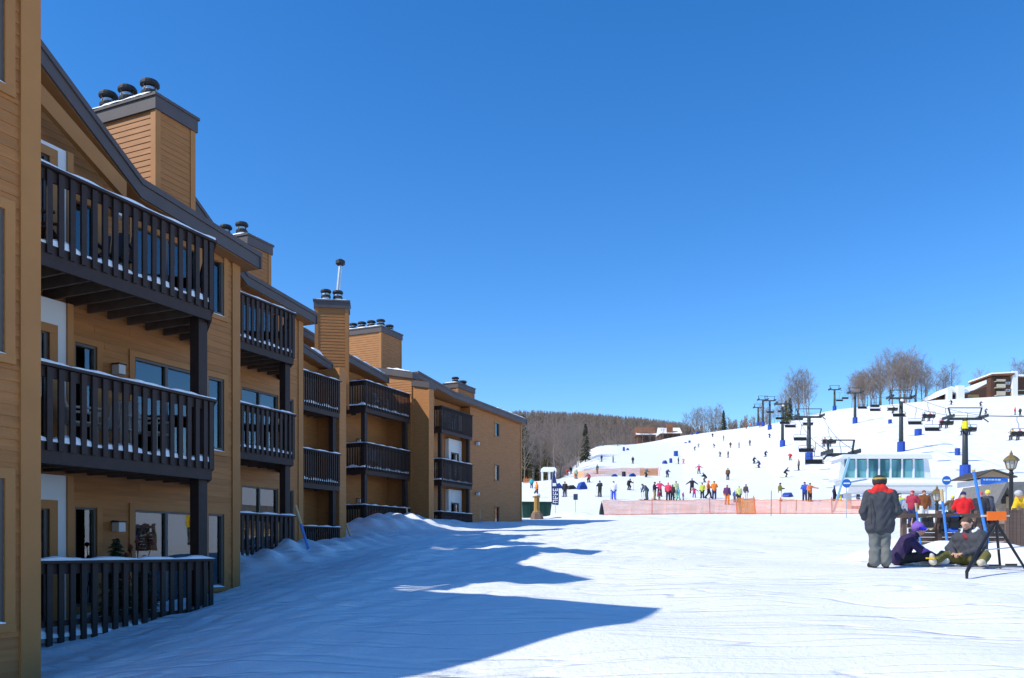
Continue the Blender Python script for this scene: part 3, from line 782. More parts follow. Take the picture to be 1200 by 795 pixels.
POSES = {
 'stand': J(),
 'arms_front': J(ell=(-.3, -.08, 1.2), elr=(.3, -.08, 1.2), wrl=(-.2, -.3, 1.2), wrr=(.2, -.3, 1.2), hal=(-.17, -.38, 1.2), har=(.17, -.38, 1.2)),
 'arms_out': J(ell=(-.42, 0, 1.25), elr=(.42, 0, 1.25), wrl=(-.62, -.05, 1.12), wrr=(.62, -.05, 1.12), hal=(-.7, -.05, 1.07), har=(.7, -.05, 1.07), knl=(-.16, -.03, .5), knr=(.16, -.03, .5), anl=(-.2, .02, .12), anr=(.2, .02, .12), tol=(-.22, -.16, .06), tor=(.22, -.16, .06)),
 'bent': J(chest=(0, -.22, 1.22), neck=(0, -.36, 1.34), head=(0, -.45, 1.41), shl=(-.2, -.28, 1.3), shr=(.2, -.28, 1.3), ell=(-.26, -.36, 1.02), elr=(.26, -.36, 1.02), wrl=(-.2, -.46, .82), wrr=(.2, -.46, .82), hal=(-.18, -.5, .76), har=(.18, -.5, .76)),
 'ski': J(pelvis=(0, .12, .8), chest=(0, -.08, 1.05), neck=(0, -.17, 1.2), head=(0, -.24, 1.31), shl=(-.2, -.12, 1.14), shr=(.2, -.12, 1.14), ell=(-.36, -.2, .95), elr=(.36, -.2, .95), wrl=(-.36, -.42, .92), wrr=(.36, -.42, .92), hal=(-.35, -.48, .92), har=(.35, -.48, .92),
   hil=(-.1, .1, .74), hir=(.1, .1, .74), knl=(-.14, -.16, .46), knr=(.14, -.16, .46), anl=(-.15, .02, .13), anr=(.15, .02, .13), tol=(-.15, -.14, .08), tor=(.15, -.14, .08)),
 'walk': J(ell=(-.27, .1, 1.16), elr=(.27, -.1, 1.16), wrl=(-.26, .05, .94), wrr=(.24, -.28, 1.05), hal=(-.26, .03, .87), har=(.22, -.35, 1.08), knl=(-.1, -.2, .52), knr=(.1, .03, .5), anl=(-.1, -.26, .14), anr=(.1, .3, .16), tol=(-.11, -.42, .08), tor=(.11, .14, .07)),
 'point': J(elr=(.42, -.12, 1.34), wrr=(.62, -.25, 1.28), har=(.7, -.3, 1.27), ell=(-.3, -.05, 1.16), wrl=(-.14, -.26, 1.1), hal=(-.08, -.3, 1.1)),
 'ride': J(pelvis=(0, 0, .62), chest=(0, -.02, .95), neck=(0, -.03, 1.13), head=(0, -.06, 1.26), shl=(-.2, -.02, 1.06), shr=(.2, -.02, 1.06), ell=(-.27, -.1, .82), elr=(.27, -.1, .82), wrl=(-.16, -.32, .78), wrr=(.16, -.32, .78), hal=(-.12, -.38, .78), har=(.12, -.38, .78),
   hil=(-.1, -.04, .55), hir=(.1, -.04, .55), knl=(-.12, -.45, .55), knr=(.12, -.45, .55), anl=(-.12, -.5, .16), anr=(.12, -.5, .16), tol=(-.12, -.66, .1), tor=(.12, -.66, .1)),
}
POSE_MESH = {}
_ph = [cloth((.1, .1, .1))]*2+[M_BLACK, SKIN, cloth((.05, .05, .05)), M_BLACK]
def pose_mesh(p, fine=False):
    if (p, fine) not in POSE_MESH: POSE_MESH[(p, fine)] = sdf_mesh('body', base_prims(POSES[p], 1.08), .022 if fine else .034, _ph, .035)
    return POSE_MESH[(p, fine)]
def ski_mesh():
    if 'ski' not in SHARE:
        m = MB(); L = [(-.85, .012, .05), (-.5, .012, .045), (0, .015, .038), (.55, .012, .05), (.72, .03, .05), (.83, .09, .02)]
        vs = []
        for y, z, w in L: vs += [(-w, -y, z), (w, -y, z), (w, -y, z+.02), (-w, -y, z+.02)]
        fs = [(0, 1, 2, 3)]+[(4*i+a, 4*i+4+a, 4*i+4+(a+1) % 4, 4*i+(a+1) % 4) for i in range(len(L)-1) for a in range(4)]+[(23, 22, 21, 20)]
        m.add(vs, fs); SHARE['ski'] = m.mesh('ski', mat('ski_topsheet', (.12, .13, .16), .35, .2))
        m = MB(); m.tube([(0, 0, 0), (0, 0, 1.15)], .012, 6); m.lathe([(.045, .06), (.045, .07)], n=8); m.tube([(0, 0, 1.05), (0, 0, 1.2)], .02, 6); SHARE['pole'] = m.mesh('ski_pole', M_BLACK)
    return SHARE['ski']
def person(label, loc, rz, pose, jacket, trousers, hat, h=1.75, boots=None, gloves=None, skis=False, fine=False, group=None, poles=False, skin=True, goggles=None, rx=0):
    o = empty('person', loc, rz, label=label, category='person', group=group); s = h/1.75; o.scale = (s, s, s)
    b = put('body', pose_mesh(pose, fine), o)
    for i, m in enumerate([cloth(jacket), cloth(trousers), cloth(boots or (.03, .03, .035)), SKIN, cloth(hat), cloth(gloves or (.03, .03, .03))]):
        b.material_slots[i].link = 'OBJECT'; b.material_slots[i].material = m
    Jd = POSES[pose]
    if skis:
        ski_mesh()
        for sd in 'lr':
            a = Jd['an'+sd]; put('ski', SHARE['ski'], o, loc=(a[0], a[1], 0))
    if poles:
        ski_mesh()
        for sd in 'lr':
            a = Jd['ha'+sd]; put('ski_pole', SHARE['pole'], o, loc=(a[0]*1.08, a[1]+.12, max(.0, a[2]-1.12)), rot=(R(8), 0, 0))
    if goggles:
        hd = Jd['head']; m = MB(); m.tube([(hd[0]-.085, hd[1]-.05, hd[2]+.02), (hd[0]-.05, hd[1]-.105, hd[2]+.02), (hd[0]+.05, hd[1]-.105, hd[2]+.02), (hd[0]+.085, hd[1]-.05, hd[2]+.02)], .028, 6)
        m.build('goggles', cloth(goggles), o)
    return o
def row(px, py, lo=60, hi=345):
    """distance at which the snow is seen at picture row py in column px"""
    Y = np.linspace(lo, hi, 600); x = (px-600)/1000*Y
    r = 645-ground(x, Y)/Y*1000
    i = np.argmax(r <= py)
    return float(Y[i]) if r[i] <= py else hi

# ------------------------------------------------------------------ people on the snow field
BLK = (.02, .02, .024); NAVY = (.02, .03, .1); ORG = (.75, .2, .03); RED = (.55, .02, .03); PINK = (.75, .06, .16); LIME = (.45, .55, .08); KHA = (.3, .24, .14); GRY = (.12, .13, .14)
WHT = (.7, .7, .7); BLUE = (.03, .1, .5); TEAL = (.05, .35, .4); OLV = (.13, .13, .03); MAG = (.5, .04, .28); BRN = (.12, .06, .03)
crowd = 'skiers standing behind the orange net fence'
for a in [
 ('person all in black with arms forward, standing left of the white-jacketed skier', (703, 583), -.6, 'arms_front', BLK, BLK, BLK, 1.75, 1),
 ('person in white jacket and bright blue ski trousers', (719, 586), 3.0, 'stand', WHT, (.03, .08, .55), BRN, 1.85, 1),
 ('skier in black crouching alone above the net fence', (737, 575), .5, 'ski', BLK, BLK, BLK, 1.75, 1),
 ('person in blue-grey jacket bending forward behind the fence', (758, 587), -1.2, 'bent', (.07, .1, .14), (.08, .1, .1), (.1, .1, .1), 1.85, 1),
 ('person in black jacket and khaki trousers bending beside a child in red', (767, 587), 1.2, 'arms_front', BLK, KHA, BLK, 1.8, 0),
 ('person in hot pink jacket and hat behind the black jacket', (773, 583), 0, 'arms_out', PINK, BLK, PINK, 1.7, 0),
 ('small child in dark red suit beside khaki trousers', (772.5, 587.5), .4, 'stand', (.35, .03, .08), (.3, .2, .12), RED, .95, 0),
 ('stout person in coral pink jacket and black trousers', (783, 587), 2.9, 'stand', (.8, .06, .12), BLK, PINK, 1.75, 0),
 ('dark-haired person in black pressed against the coral pink jacket', (788, 587), 2.5, 'stand', (.05, .03, .04), BLK, BLK, 1.55, 0),
 ('person in pale lime jacket behind the children', (792, 585), .2, 'stand', (.6, .68, .35), (.5, .6, .4), (.25, .25, .1), 1.8, 0),
 ('child in mint green and blue suit', (795, 587), -.8, 'walk', (.1, .3, .45), (.1, .5, .3), (.1, .3, .5), 1.2, 0),
 ('tiny child in red with a dark helmet right of the mint suit', (800.5, 587), .8, 'stand', (.6, .1, .2), (.4, .4, .4), NAVY, .8, 0),
 ('person in black jacket with both arms spread wide', (811, 579), 3.1, 'arms_out', BLK, BLK, BLK, 1.75, 0),
 ('child in red and violet suit with white helmet', (813.5, 584), 0, 'arms_out', (.6, .04, .1), (.12, .03, .4), WHT, 1.1, 0),
 ('person in lime green jacket and black trousers', (823, 585), -.5, 'stand', LIME, BLK, BRN, 1.6, 0),
 ('person in orange jacket leaning with legs wide apart', (830, 585), 1.3, 'walk', ORG, BLK, ORG, 1.85, 0),
 ('person in orange jacket and navy trousers, hands on hips', (837, 585.5), 3.0, 'arms_front', ORG, NAVY, BLK, 1.8, 0),
 ('person in magenta hood over a wide navy jacket', (852, 592), 2.6, 'stand', (.09, .03, .1), ORG, MAG, 1.8, 0),
 ('small child in blue between the navy jacket and the lime vest', (861, 589), .3, 'stand', (.08, .15, .4), (.1, .1, .2), (.04, .08, .06), 1.1, 0),
 ('person seen from behind in pale lime vest and black trousers', (866, 590), 3.1, 'stand', (.55, .6, .25), BLK, (.4, .4, .42), 1.6, 0),
 ('person in dark brown jacket and white trousers', (874, 587), 2.2, 'stand', (.07, .045, .045), (.6, .6, .6), BRN, 1.55, 0),
 ('person in olive jacket and white trousers near the snow-making hose', (914, 588), 1.6, 'arms_front', OLV, WHT, BLK, 1.75, 0),
 ('person in orange jacket pointing to the right beside the blue lift pad', (949, 589), .3, 'point', (.8, .22, .06), (.05, .035, .03), BRN, 1.75, 0),
 ('lift attendant in blue jacket behind the pointing person', (943, 588), -.5, 'point', BLUE, NAVY, BLK, 1.8, 0),
 ('person in navy jacket at the foot of the teal lift strut', (978, 588), .5, 'bent', (.02, .025, .06), BLK, NAVY, 1.75, 0),
 ('person in dark jacket with yellow trousers at the lift entrance', (984, 588), 2.6, 'stand', BLK, (.6, .5, .03), BLK, 1.5, 0),
 ('person in light grey suit under the round blue sign', (991, 588), 2.8, 'stand', (.35, .36, .38), (.3, .31, .33), GRY, 1.75, 0),
 ('person in yellow jacket just left of the standing man', (1005.5, 586), .2, 'stand', (.75, .5, .02), BLK, BRN, 1.4, 0),
 ('person in orange jacket and dark trousers walking left with a teal board', (629, 584), -1.2, 'walk', ORG, (.03, .06, .07), ORG, 1.75, 0),
 ('person in black standing right of the navy feather flag', (662, 583), -.4, 'stand', BLK, BLK, BLK, 1.7, 1),
 ('small distant person in teal by the tan end wall', (623, 573), 0, 'stand', TEAL, NAVY, BLK, 1.5, 0),
 ('distant person in red left of the blue tent pads', (665, 558), .5, 'ski', RED, (.3, .1, .1), RED, 1.75, 1),
 ('distant person in dark jacket beside the red skier', (669, 556), .2, 'stand', BLK, GRY, BLK, 1.75, 1),
 ('distant person in pale green near the blue tent pad', (675, 562), .2, 'stand', (.4, .5, .35), GRY, WHT, 1.75, 1),
]:
    Y = row(*a[1]); person(a[0], at(a[1][0], Y), a[2], a[3], a[4], a[5], a[6], a[7], skis=bool(a[8]), poles=bool(a[8]), group=crowd if 690 < a[1][0] < 900 else None)

slope = 'tiny skiers up on the slope'
FAR = [('skier in pink and black skiing with arms out below the pads', 819, 556, 'arms_out', (.6, .1, .2), BLK),
 ('skier in dark blue beside the orange-suited skier', 795, 544.4, 'stand', NAVY, BLK), ('skier in orange suit beside the blue pads', 801, 544, 'ski', (.7, .25, .08), (.5, .2, .1)),
 ('skier in navy, lower of the pair near the near lift tower', 889.5, 549, 'ski', NAVY, (.06, .05, .15)), ('skier in black, upper of the pair left of the near lift tower', 883.5, 544, 'ski', BLK, BLK),
 ('lone skier in black high right of that pair', 897, 536, 'ski', BLK, BLK), ('grey skier lower right of the slope middle', 853.3, 537, 'stand', GRY, GRY), ('tiny grey skier left of the grey standing one', 844, 536, 'ski', GRY, GRY),
 ('skier in blue-black near the upper pads', 814, 528.5, 'ski', (.03, .04, .12), BLK), ('pale skier above the blue-black one', 818.5, 525, 'ski', (.3, .3, .28), GRY), ('dark skier leaning, middle of the slope', 837, 525.7, 'ski', BLK, GRY),
 ('leftmost of three skiers side by side mid slope', 856, 525.5, 'stand', (.1, .05, .05), GRY), ('middle of three skiers side by side mid slope', 866, 525.7, 'stand', GRY, BLK), ('rightmost of three skiers side by side mid slope', 878.7, 523, 'stand', (.2, .18, .1), GRY),
 ('tiny skier on the crest right of the bare tree clump', 858.7, 501, 'stand', GRY, GRY), ('tiny red-brown skier near the crest', 874.5, 503, 'stand', (.4, .1, .06), BRN), ('tiny orange skier near the crest', 879, 500.5, 'stand', ORG, BRN), ('tiny maroon skier below the far lift towers', 890.6, 501.5, 'stand', (.25, .06, .08), GRY),
 ('dark skier above the left end of the upper orange fence', 705, 541.7, 'stand', BLK, GRY), ('pale skier right of the dark one above the upper fence', 718.4, 542.6, 'stand', (.45, .45, .45), GRY), ('dark skier just above the upper orange fence', 741.6, 544, 'stand', BLK, BLK),
 ('small dark skier near the wood edge, right one', 724, 523, 'stand', BRN, GRY), ('small dark skier near the wood edge, left one', 706.7, 523.3, 'stand', GRY, GRY),
 ('skier in red on the slope below the brown condo', 1189.5, 487, 'stand', RED, GRY), ('skier in dark green right of the red one', 1195.5, 488, 'stand', (.03, .06, .05), BLK),
 ('dark skier below the low snow-roofed lodge', 1115, 475, 'ski', BLK, BLK), ('upper of two grey skiers right of the near lift crossarm', 1149, 477, 'ski', GRY, BLK), ('lower of two grey skiers right of the near lift crossarm', 1155, 486, 'ski', GRY, BLK)]
FAR += [('skier in maroon left of the crouching black skier', 690, 566, 'ski', (.3, .04, .06), BLK), ('skier in dark green above the white arch side of the slope', 700, 556, 'stand', (.03, .08, .05), BLK), ('skier in grey right of the blue dome pad', 757, 560, 'ski', GRY, BLK), ('skier in dark blue above the coral pink jacket', 782, 560, 'ski', NAVY, BLK),
 ('skier in black above the lime green jacket', 826, 566, 'ski', BLK, GRY), ('skier in brown above the wide navy jacket', 853, 563, 'stand', BRN, BLK), ('skier in black high above the olive jacket', 921, 560, 'ski', BLK, BLK), ('skier in red right below the thin lift tower', 926, 540, 'ski', RED, BLK), ('skier in dark grey left of the bright blue lift pad', 936, 552, 'stand', GRY, BLK),
 ('skier in navy on the upper slope under the crest clump', 835, 513, 'ski', NAVY, BLK), ('skier in grey on the upper slope near the tiny pads', 848, 517, 'stand', GRY, GRY), ('tiny dark skier on the upper slope left of the thin tower', 902, 514, 'ski', BLK, BLK), ('tiny dark skier near the crest above mid slope', 838, 504.5, 'stand', BLK, GRY)]
for i, (l, px, py, po, j, tr) in enumerate(FAR):
    person(l, at(px, row(px, py)), (i*1.7) % 6.28, po, j, tr, BLK, 1.8, skis=True, group=slope)
# ------------------------------------------------------------------ trees
def bark(name, c): return mat(name, c, .9, .25, 2.0)
BARKS = [bark('bark_grey', (.24, .2, .17)), bark('bark_brown', (.19, .145, .115)), bark('bark_pale', (.30, .265, .225))]
TWIG = bark('twig', (.21, .17, .145))
def sliver(mb, a, b, w, mi):
    d = (b-a); x = d.orthogonal().normalized()*w; y = d.cross(x).normalized()*w
    o = len(mb.v); mb.v += [tuple(a+x), tuple(a-x*.5+y*.87), tuple(a-x*.5-y*.87), tuple(b)]
    mb.f += [(o, o+1, o+3), (o+1, o+2, o+3), (o+2, o, o+3)]; mb.m += [mi]*3
def bare_tree(seed, h=15, spread=.32, limbs=22):
    rnd = random.Random(seed); tr = MB(); cr = MB()
    top = Vector((rnd.uniform(-.06, .06)*h, rnd.uniform(-.06, .06)*h, h*.92)); pts = []
    for i in range(7):
        f = i/6; pts.append(Vector((top.x*f+rnd.uniform(-.012, .012)*h*(f > 0), top.y*f+rnd.uniform(-.012, .012)*h*(f > 0), top.z*f-(.4 if i == 0 else 0))))
    rad = [h*.014*(1-.86*i/6) for i in range(7)]; tr.tube(pts, rad, 6)
    def at_f(f):
        i = min(int(f*6), 5); return pts[i].lerp(pts[i+1], f*6-i)
    for l in range(limbs):
        f = .2+.78*(l+rnd.random())/limbs; a = at_f(f); az = l*2.4+rnd.random(); el = R(rnd.uniform(28, 62)); L = h*spread*(1.15-.75*f)*rnd.uniform(.8, 1.2)+h*.05
        dirv = Vector((math.cos(az)*math.cos(el), math.sin(az)*math.cos(el), math.sin(el)))
        q = [a]
        for s in range(3): dirv = (dirv+Vector((rnd.uniform(-.2, .2), rnd.uniform(-.2, .2), .12))).normalized(); q.append(q[-1]+dirv*L/3)
        r0 = h*.0052*(1.2-f); cr.tube(q, [r0, r0*.7, r0*.4, r0*.15], 3, 0, cap=False)
        for s in range(8):
            g = .25+.75*rnd.random(); k = min(int(g*3), 2); b = q[k].lerp(q[k+1], g*3-k)
            d2 = (dirv+Vector((rnd.gauss(0, .6), rnd.gauss(0, .6), rnd.gauss(.15, .4)))).normalized(); L2 = L*rnd.uniform(.3, .55); e = b+d2*L2
            sliver(cr, b, e, h*.0013, 0)
            for u in range(8):
                g2 = rnd.uniform(.2, 1); c = b.lerp(e, g2); d3 = (d2+Vector((rnd.gauss(0, .7), rnd.gauss(0, .7), rnd.gauss(.2, .5)))).normalized(); sliver(cr, c, c+d3*L2*rnd.uniform(.4, .8), h*.0009, 1)
    return tr, cr
def conifer(seed, h=12, w=.2):
    rnd = random.Random(seed); tr = MB(); cr = MB()
    tr.tube([(0, 0, -.4), (0, 0, h*.5), (0, 0, h)], [h*.014, h*.008, .02], 6)
    z = h*.08
    while z < h*.98:
        f = z/h; L = h*w*(1-f)**.8*rnd.uniform(.75, 1.15)+.15
        for k in range(7):
            az = rnd.random()*6.28; d = Vector((math.cos(az), math.sin(az), -.25)); a = Vector((0, 0, z+rnd.uniform(-.2, .2))); e = a+d*L*rnd.uniform(.7, 1.1)
            s = Vector((-d.y, d.x, 0))
            for u in range(5):
                g = .25+.75*u/4; c = a.lerp(e, g); ln = L*.28*(1.15-g)+.12
                for sg in (-1, 1):
                    p = c+s*sg*ln+d*ln*.7+Vector((0, 0, rnd.uniform(-.25, .1)))
                    o = len(cr.v); cr.v += [tuple(c+Vector((0, 0, .06))), tuple(c-Vector((0, 0, .12))), tuple(p)]; cr.f.append((o, o+1, o+2)); cr.m.append(0)
            o = len(cr.v); cr.v += [tuple(a+Vector((0, 0, .1))), tuple(a-Vector((0, 0, .1))), tuple(e)]; cr.f.append((o, o+1, o+2)); cr.m.append(0)
        z += h*.022
    return tr, cr
TREES = []
for i in range(7):
    tr, cr = bare_tree(i, 15, [.3, .36, .26, .33, .4, .28, .34][i])
    TREES.append((tr.mesh('trunk', BARKS[i % 3]), cr.mesh('crown', [BARKS[i % 2], TWIG])))
NEEDLE = mat('needles', (.035, .05, .022), .8, .4, 3); NEEDLE2 = mat('needles_olive', (.085, .082, .025), .8, .4, 3)
CONS = []
for i in range(2):
    tr, cr = conifer(i, 12, .2); CONS.append((tr.mesh('trunk', BARKS[1]), cr.mesh('crown', [NEEDLE, NEEDLE2][i])))
def tree(px, Y, h, label, group, con=None, seed=0, lean=0):
    rnd = random.Random(seed*31+int(px*7)); l = at(px, Y)
    o = empty('evergreen_tree' if con is not None else 'bare_tree', l, rnd.random()*6.28, label=label, category='tree', group=group)
    s = h/(12 if con is not None else 15); o.scale = (s, s, s); o.rotation_euler[0] = lean
    t, c = CONS[con] if con is not None else TREES[rnd.randrange(len(TREES))]
    put('trunk', t, o); put('crown', c, o)
    return o
rnd = random.Random(5)
WL = 'bare grey-brown tree in the wood at the left edge of the ski slope'
for i in range(60):
    px = rnd.uniform(575, 682); Y = rnd.uniform(158, 250)
    if px > 655: Y = max(Y, 165+(px-655)*3)
    tree(px, Y, rnd.uniform(8.5, 12), WL, 'bare trees of the wood left of the slope', seed=i, lean=rnd.uniform(-.06, .06))
for px, Y, h, c, l in ((612, 170, 14, 1, 'olive evergreen showing just right of the tan end wall'), (686, 240, 11, 0, 'dark evergreen at the wood edge above the slope'), (628, 200, 11, 1, 'small olive evergreen among the bare trees'), (640, 190, 9, 1, 'low olive evergreen behind the white arch')):
    tree(px, Y, h, l, None, con=c)
for i in range(12): tree(690+i*8+rnd.uniform(-3, 3), rnd.uniform(340, 352), rnd.uniform(4.5, 7), 'low bare tree along the upper wood edge left of the brown-roofed houses', 'low bare trees on the upper wood edge', seed=i)
for i in range(11): tree(804+i*4.5+rnd.uniform(-2, 2), rnd.uniform(352, 375), rnd.uniform(9, 12.5), 'bare tree in the round clump on the crest right of the houses', 'bare tree clump on the crest', seed=i, lean=rnd.uniform(-.15, .15))
tree(848, 356, 9, 'narrow dark evergreen at the right end of the crest clump', None, con=0)
for i in range(10): tree(918+i*3.4+rnd.uniform(-3, 3), rnd.uniform(300, 330), rnd.uniform(10, 12) if i < 3 else rnd.uniform(14, 18), 'bare tree in the tall clump between the two chairlifts', 'tall bare clump between the lifts', seed=i)
tree(921, 298, 8, 'small olive evergreen in the clump between the lifts', None, con=1); tree(926, 302, 8.5, 'pointed dark evergreen in the clump between the lifts', None, con=0)
for i in range(8): tree(893+i*4+rnd.uniform(-2, 2), rnd.uniform(330, 350), rnd.uniform(5, 9), 'low bare tree behind the far lift towers', 'low bare trees behind the far lift towers', seed=i)
for i in range(40):
    px = 998+rnd.random()*92; f = 1-abs(px-1052)/60; tree(px, rnd.uniform(310, 350), rnd.uniform(.8, 1.1)*(11+8*max(0, f)), 'pale-trunked bare tree in the big grove left of the lodge', 'big bare grove left of the lodge', seed=i)
for i, px in enumerate((1098, 1104, 1109, 1114)): tree(px, 345, 13+2*(i % 2), 'spindly bare tree between the grove and the lodge', 'spindly trees beside the lodge', seed=i+3)
tree(1150, 352, 13, 'thin bare tree rising between the lodge and the brown condo', None, seed=4)
for i, px in enumerate((1192, 1198, 1205)): tree(px, 350, 16, 'bare tree behind the brown condo at the right edge', 'bare trees behind the right condo', seed=i+9)
# far wooded hillside: one mass
def far_wood():
    rnd = random.Random(9); mb = MB()
    for i in range(8200):
        Y = 372+(rnd.random()**1.3)*640 if i < 5200 else rnd.uniform(700, 840); u = rnd.uniform(-.2, .3)
        x = u*Y; z = gz(x, Y); h = rnd.uniform(6, 8); b = Vector((x, Y, z-.5)); mi = rnd.choice((0, 0, 1, 1, 2))
        t = b+Vector((rnd.uniform(-.6, .6), 0, h))
        sliver(mb, b, t, .17, mi)
        for k in range(20):
            f = rnd.uniform(.2, .98); a = b.lerp(t, f); L = h*.34*(1.2-f)*rnd.uniform(.7, 1.3); az = rnd.random()*6.28
            sliver(mb, a, a+Vector((math.cos(az)*L*.7, math.sin(az)*L*.7, L)), .13, 3)
    mb.build('far_wood', BARKS+[TWIG], label='brown leafless wood covering the far hillside', category='wood', kind='stuff')
far_wood()

# ------------------------------------------------------------------ chairlifts
M_LIFT = mat('lift_steel_black', (.035, .045, .05), .5, .2); M_YEL = mat('yellow_paint', (.75, .6, .02), .5, .1); M_PAD = mat('blue_pad', (.02, .065, .33), .6, .15); M_NAVYPAD = mat('navy_pad', (.03, .025, .16), .6, .15)
M_CABLE = mat('cable', (.05, .05, .055), .5, .1); M_LBLUE = mat('pale_blue_steel', (.28, .5, .62), .5, .1)
def tower(label, px, Y, top_py, arm=4.6, frame=True, yellow=False, pad=1.6, light=False):
    b = at(px, Y); zt = (645-top_py)/1000*Y; h = zt-b.z
    o = empty('lift_tower', b, 0, label=label, category='lift tower', group='chairlift towers up the slope')
    m = MB(); m.tube([(0, 0, -.6), (0, 0, h)], [.42, .3], 12); m.build('mast', M_LIFT, o, smooth=True)
    if yellow: MB().lathe([(.38, 0), (.36, 1.0)], (0, 0, h-1.35), 12).build('yellow_band', M_YEL, o)
    c = MB(); c.box(-arm/2, arm/2, -.16, .16, h-.2, h+.12); c.build('crossarm', M_LIFT, o)
    if frame:
        for s in (-1, 1): MB().bar((s*arm*.42, 0, h+.1), (s*arm*.5, 0, h+1.45), .16).build('frame_leg', M_LIFT, o)
        MB().bar((-arm*.5, 0, h+1.4), (arm*.5, 0, h+1.4), .12).build('frame_top', M_LIFT, o)
        MB().bar((-arm*.44, 0, h+.8), (arm*.44, 0, h+.8), .05).build('catwalk_rail', M_STEEL, o)
    for s in (-1, 1):
        w = MB(); w.box(s*arm/2-.08, s*arm/2+.08, -1.5, 1.5, h+.0, h+.16)
        sh = w.build('sheave_train', M_LIFT, o)
        for k in range(6):
            y = -1.35+k*.54; q = MB(); q.tube([(s*arm/2-.06, y, h+.22), (s*arm/2+.06, y, h+.22)], .2, 10); q.build('sheave', M_LIFT, sh)
        MB().bar((s*arm/2, -.3, h), (s*(arm/2+.55), -.6, h-.55), .14).build('bracket', M_LIFT, o)
    p = MB(); p.tube([(0, 0, -.3), (0, 0, pad)], [.72, .68], 8); p.build('crash_pad', M_PAD if pad else M_PAD, o)
    MB().bar((.3, .1, .4), (.3, .1, h-.5), .05).build('ladder', M_STEEL, o)
    if light: MB().lathe([(.05, 0), (.3, .1), (.3, .4), (.05, .5)], (0, -.4, h-.7), 10).build('lamp', M_WHITE, o)
    return o, Vector((b.x-arm/2, Y, zt+.42)), Vector((b.x+arm/2, Y, zt+.42))
LB = [tower('nearest lift tower with wide black crossarm frame and yellow band, right of centre', 1131, 112, 491, 4.4, True, True, 1.5),
      tower('black lift tower with blue pad and wide crossarm in front of the big grove', 1056, 150, 467, 3.9, True, False, 1.7, True),
      tower('lift tower right of the tall tree clump with a blue pad', 1002, 232, 461, 3.4),
      tower('smaller lift tower just left of the grove', 978, 300, 457, 3.4)]
LA = [tower('yellow-banded lift tower beside the glass lift terminal', 985, 84, 533, 2.7, True, True, 1.2),
      tower('black lift tower with a bright blue pad left of the glass lift terminal', 948, 150, 489, 4.4, True, False, 2.0),
      tower('thin lift tower below the left end of the tall clump', 917, 215, 474, 3.3, False, False, 1.6, True),
      tower('lift tower on the crest, rightmost of the far cluster', 902, 285, 470, 3.4, True, False, 1.6),
      tower('lift tower on the crest, middle of the far cluster', 894, 315, 469, 3.4, True, False, 1.6),
      tower('lift tower on the crest, leftmost of the far cluster', 888.5, 345, 478, 3.4, True, False, 1.4)]
def cable(a, b, sag, name, lab):
    pts = [a.lerp(b, i/12)-Vector((0, 0, sag*4*(i/12)*(1-i/12))) for i in range(13)]
    MB().tube(pts, .032, 5, cap=False).build(name, M_CABLE, label=lab, category='cable', group='haul ropes of the chairlifts'); return pts
RIDERS = [((.75, .5, .03), (.6, .02, .03)), ((.55, .03, .04), NAVY), ((.03, .35, .5), NAVY), (BLK, BLUE), (RED, BLK), (BLK, (.3, .05, .1))]
def chair_mesh():
    if 'chair_f' in SHARE: return
    m = MB(); m.tube([(0, 0, 0), (.05, .05, -.6), (.05, .45, -1.1), (.05, .45, -1.6)], .035, 6); SHARE['hanger'] = m.mesh('hanger_arm', M_LIFT)
    m = MB(); m.tube([(-1.0, -.1, -2.5), (-1.05, .3, -2.45), (-1.05, .45, -1.75), (-.9, .45, -1.6), (.9, .45, -1.6), (1.05, .45, -1.75), (1.05, .3, -2.45), (1.0, -.1, -2.5)], .032, 6); SHARE['chair_f'] = m.mesh('bail_frame', M_LIFT)
    m = MB(); m.box(-1.0, 1.0, -.12, .36, -2.56, -2.47); SHARE['chair_s'] = m.mesh('seat', M_BLACK)
    m = MB(); m.prism([(.36, -2.46), (.43, -2.46), (.52, -2.0), (.45, -2.0)], 'x', -1.0, 1.0); SHARE['chair_b'] = m.mesh('backrest', M_BLACK)
    m = MB(); m.tube([(-.95, .2, -1.9), (-.95, -.35, -2.05), (.95, -.35, -2.05), (.95, .2, -1.9)], .022, 5); SHARE['chair_r'] = m.mesh('safety_bar', M_LIFT)
def lift_chair(p, label, up, riders=()):
    chair_mesh()
    o = empty('lift_chair', p, 0, label=label, category='lift chair', group='chairs hanging from the lift ropes')
    if up: o.rotation_euler[2] = math.pi
    for n, k in (('hanger_arm', 'hanger'), ('bail_frame', 'chair_f'), ('seat', 'chair_s'), ('backrest', 'chair_b'), ('safety_bar', 'chair_r')): put(n, SHARE[k], o)
    return o
RID = 0
def string(lift, name, specs):
    """cables of one lift and chairs on them; specs: (span, side, fraction, riders)"""
    for i in range(len(lift)-1):
        for side in (1, 2):
            cable(lift[i][side], lift[i+1][side], .012*(lift[i+1][side]-lift[i][side]).length, 'haul_rope', '%s side rope of the %s between its lift towers' % (('left', 'right')[side-1], name))
    for (i, side, f, rid, lab) in specs:
        a, b = lift[i][side], lift[i+1][side]; sg = .012*(b-a).length
        p = a.lerp(b, f)-Vector((0, 0, sg*4*f*(1-f)))
        lift_chair(p, lab, side == 2)
        for k, (jc, tc, rl) in enumerate(rid):
            dx = (-.45, .45)[k]
            s = -1 if side == 2 else 1
            person(rl, p+Vector((dx*s, -.1*s, -2.47-.5)), math.pi if side == 2 else 0, 'ride', jc, tc, BLK, 1.75, skis=True, group='riders on the lift chairs')
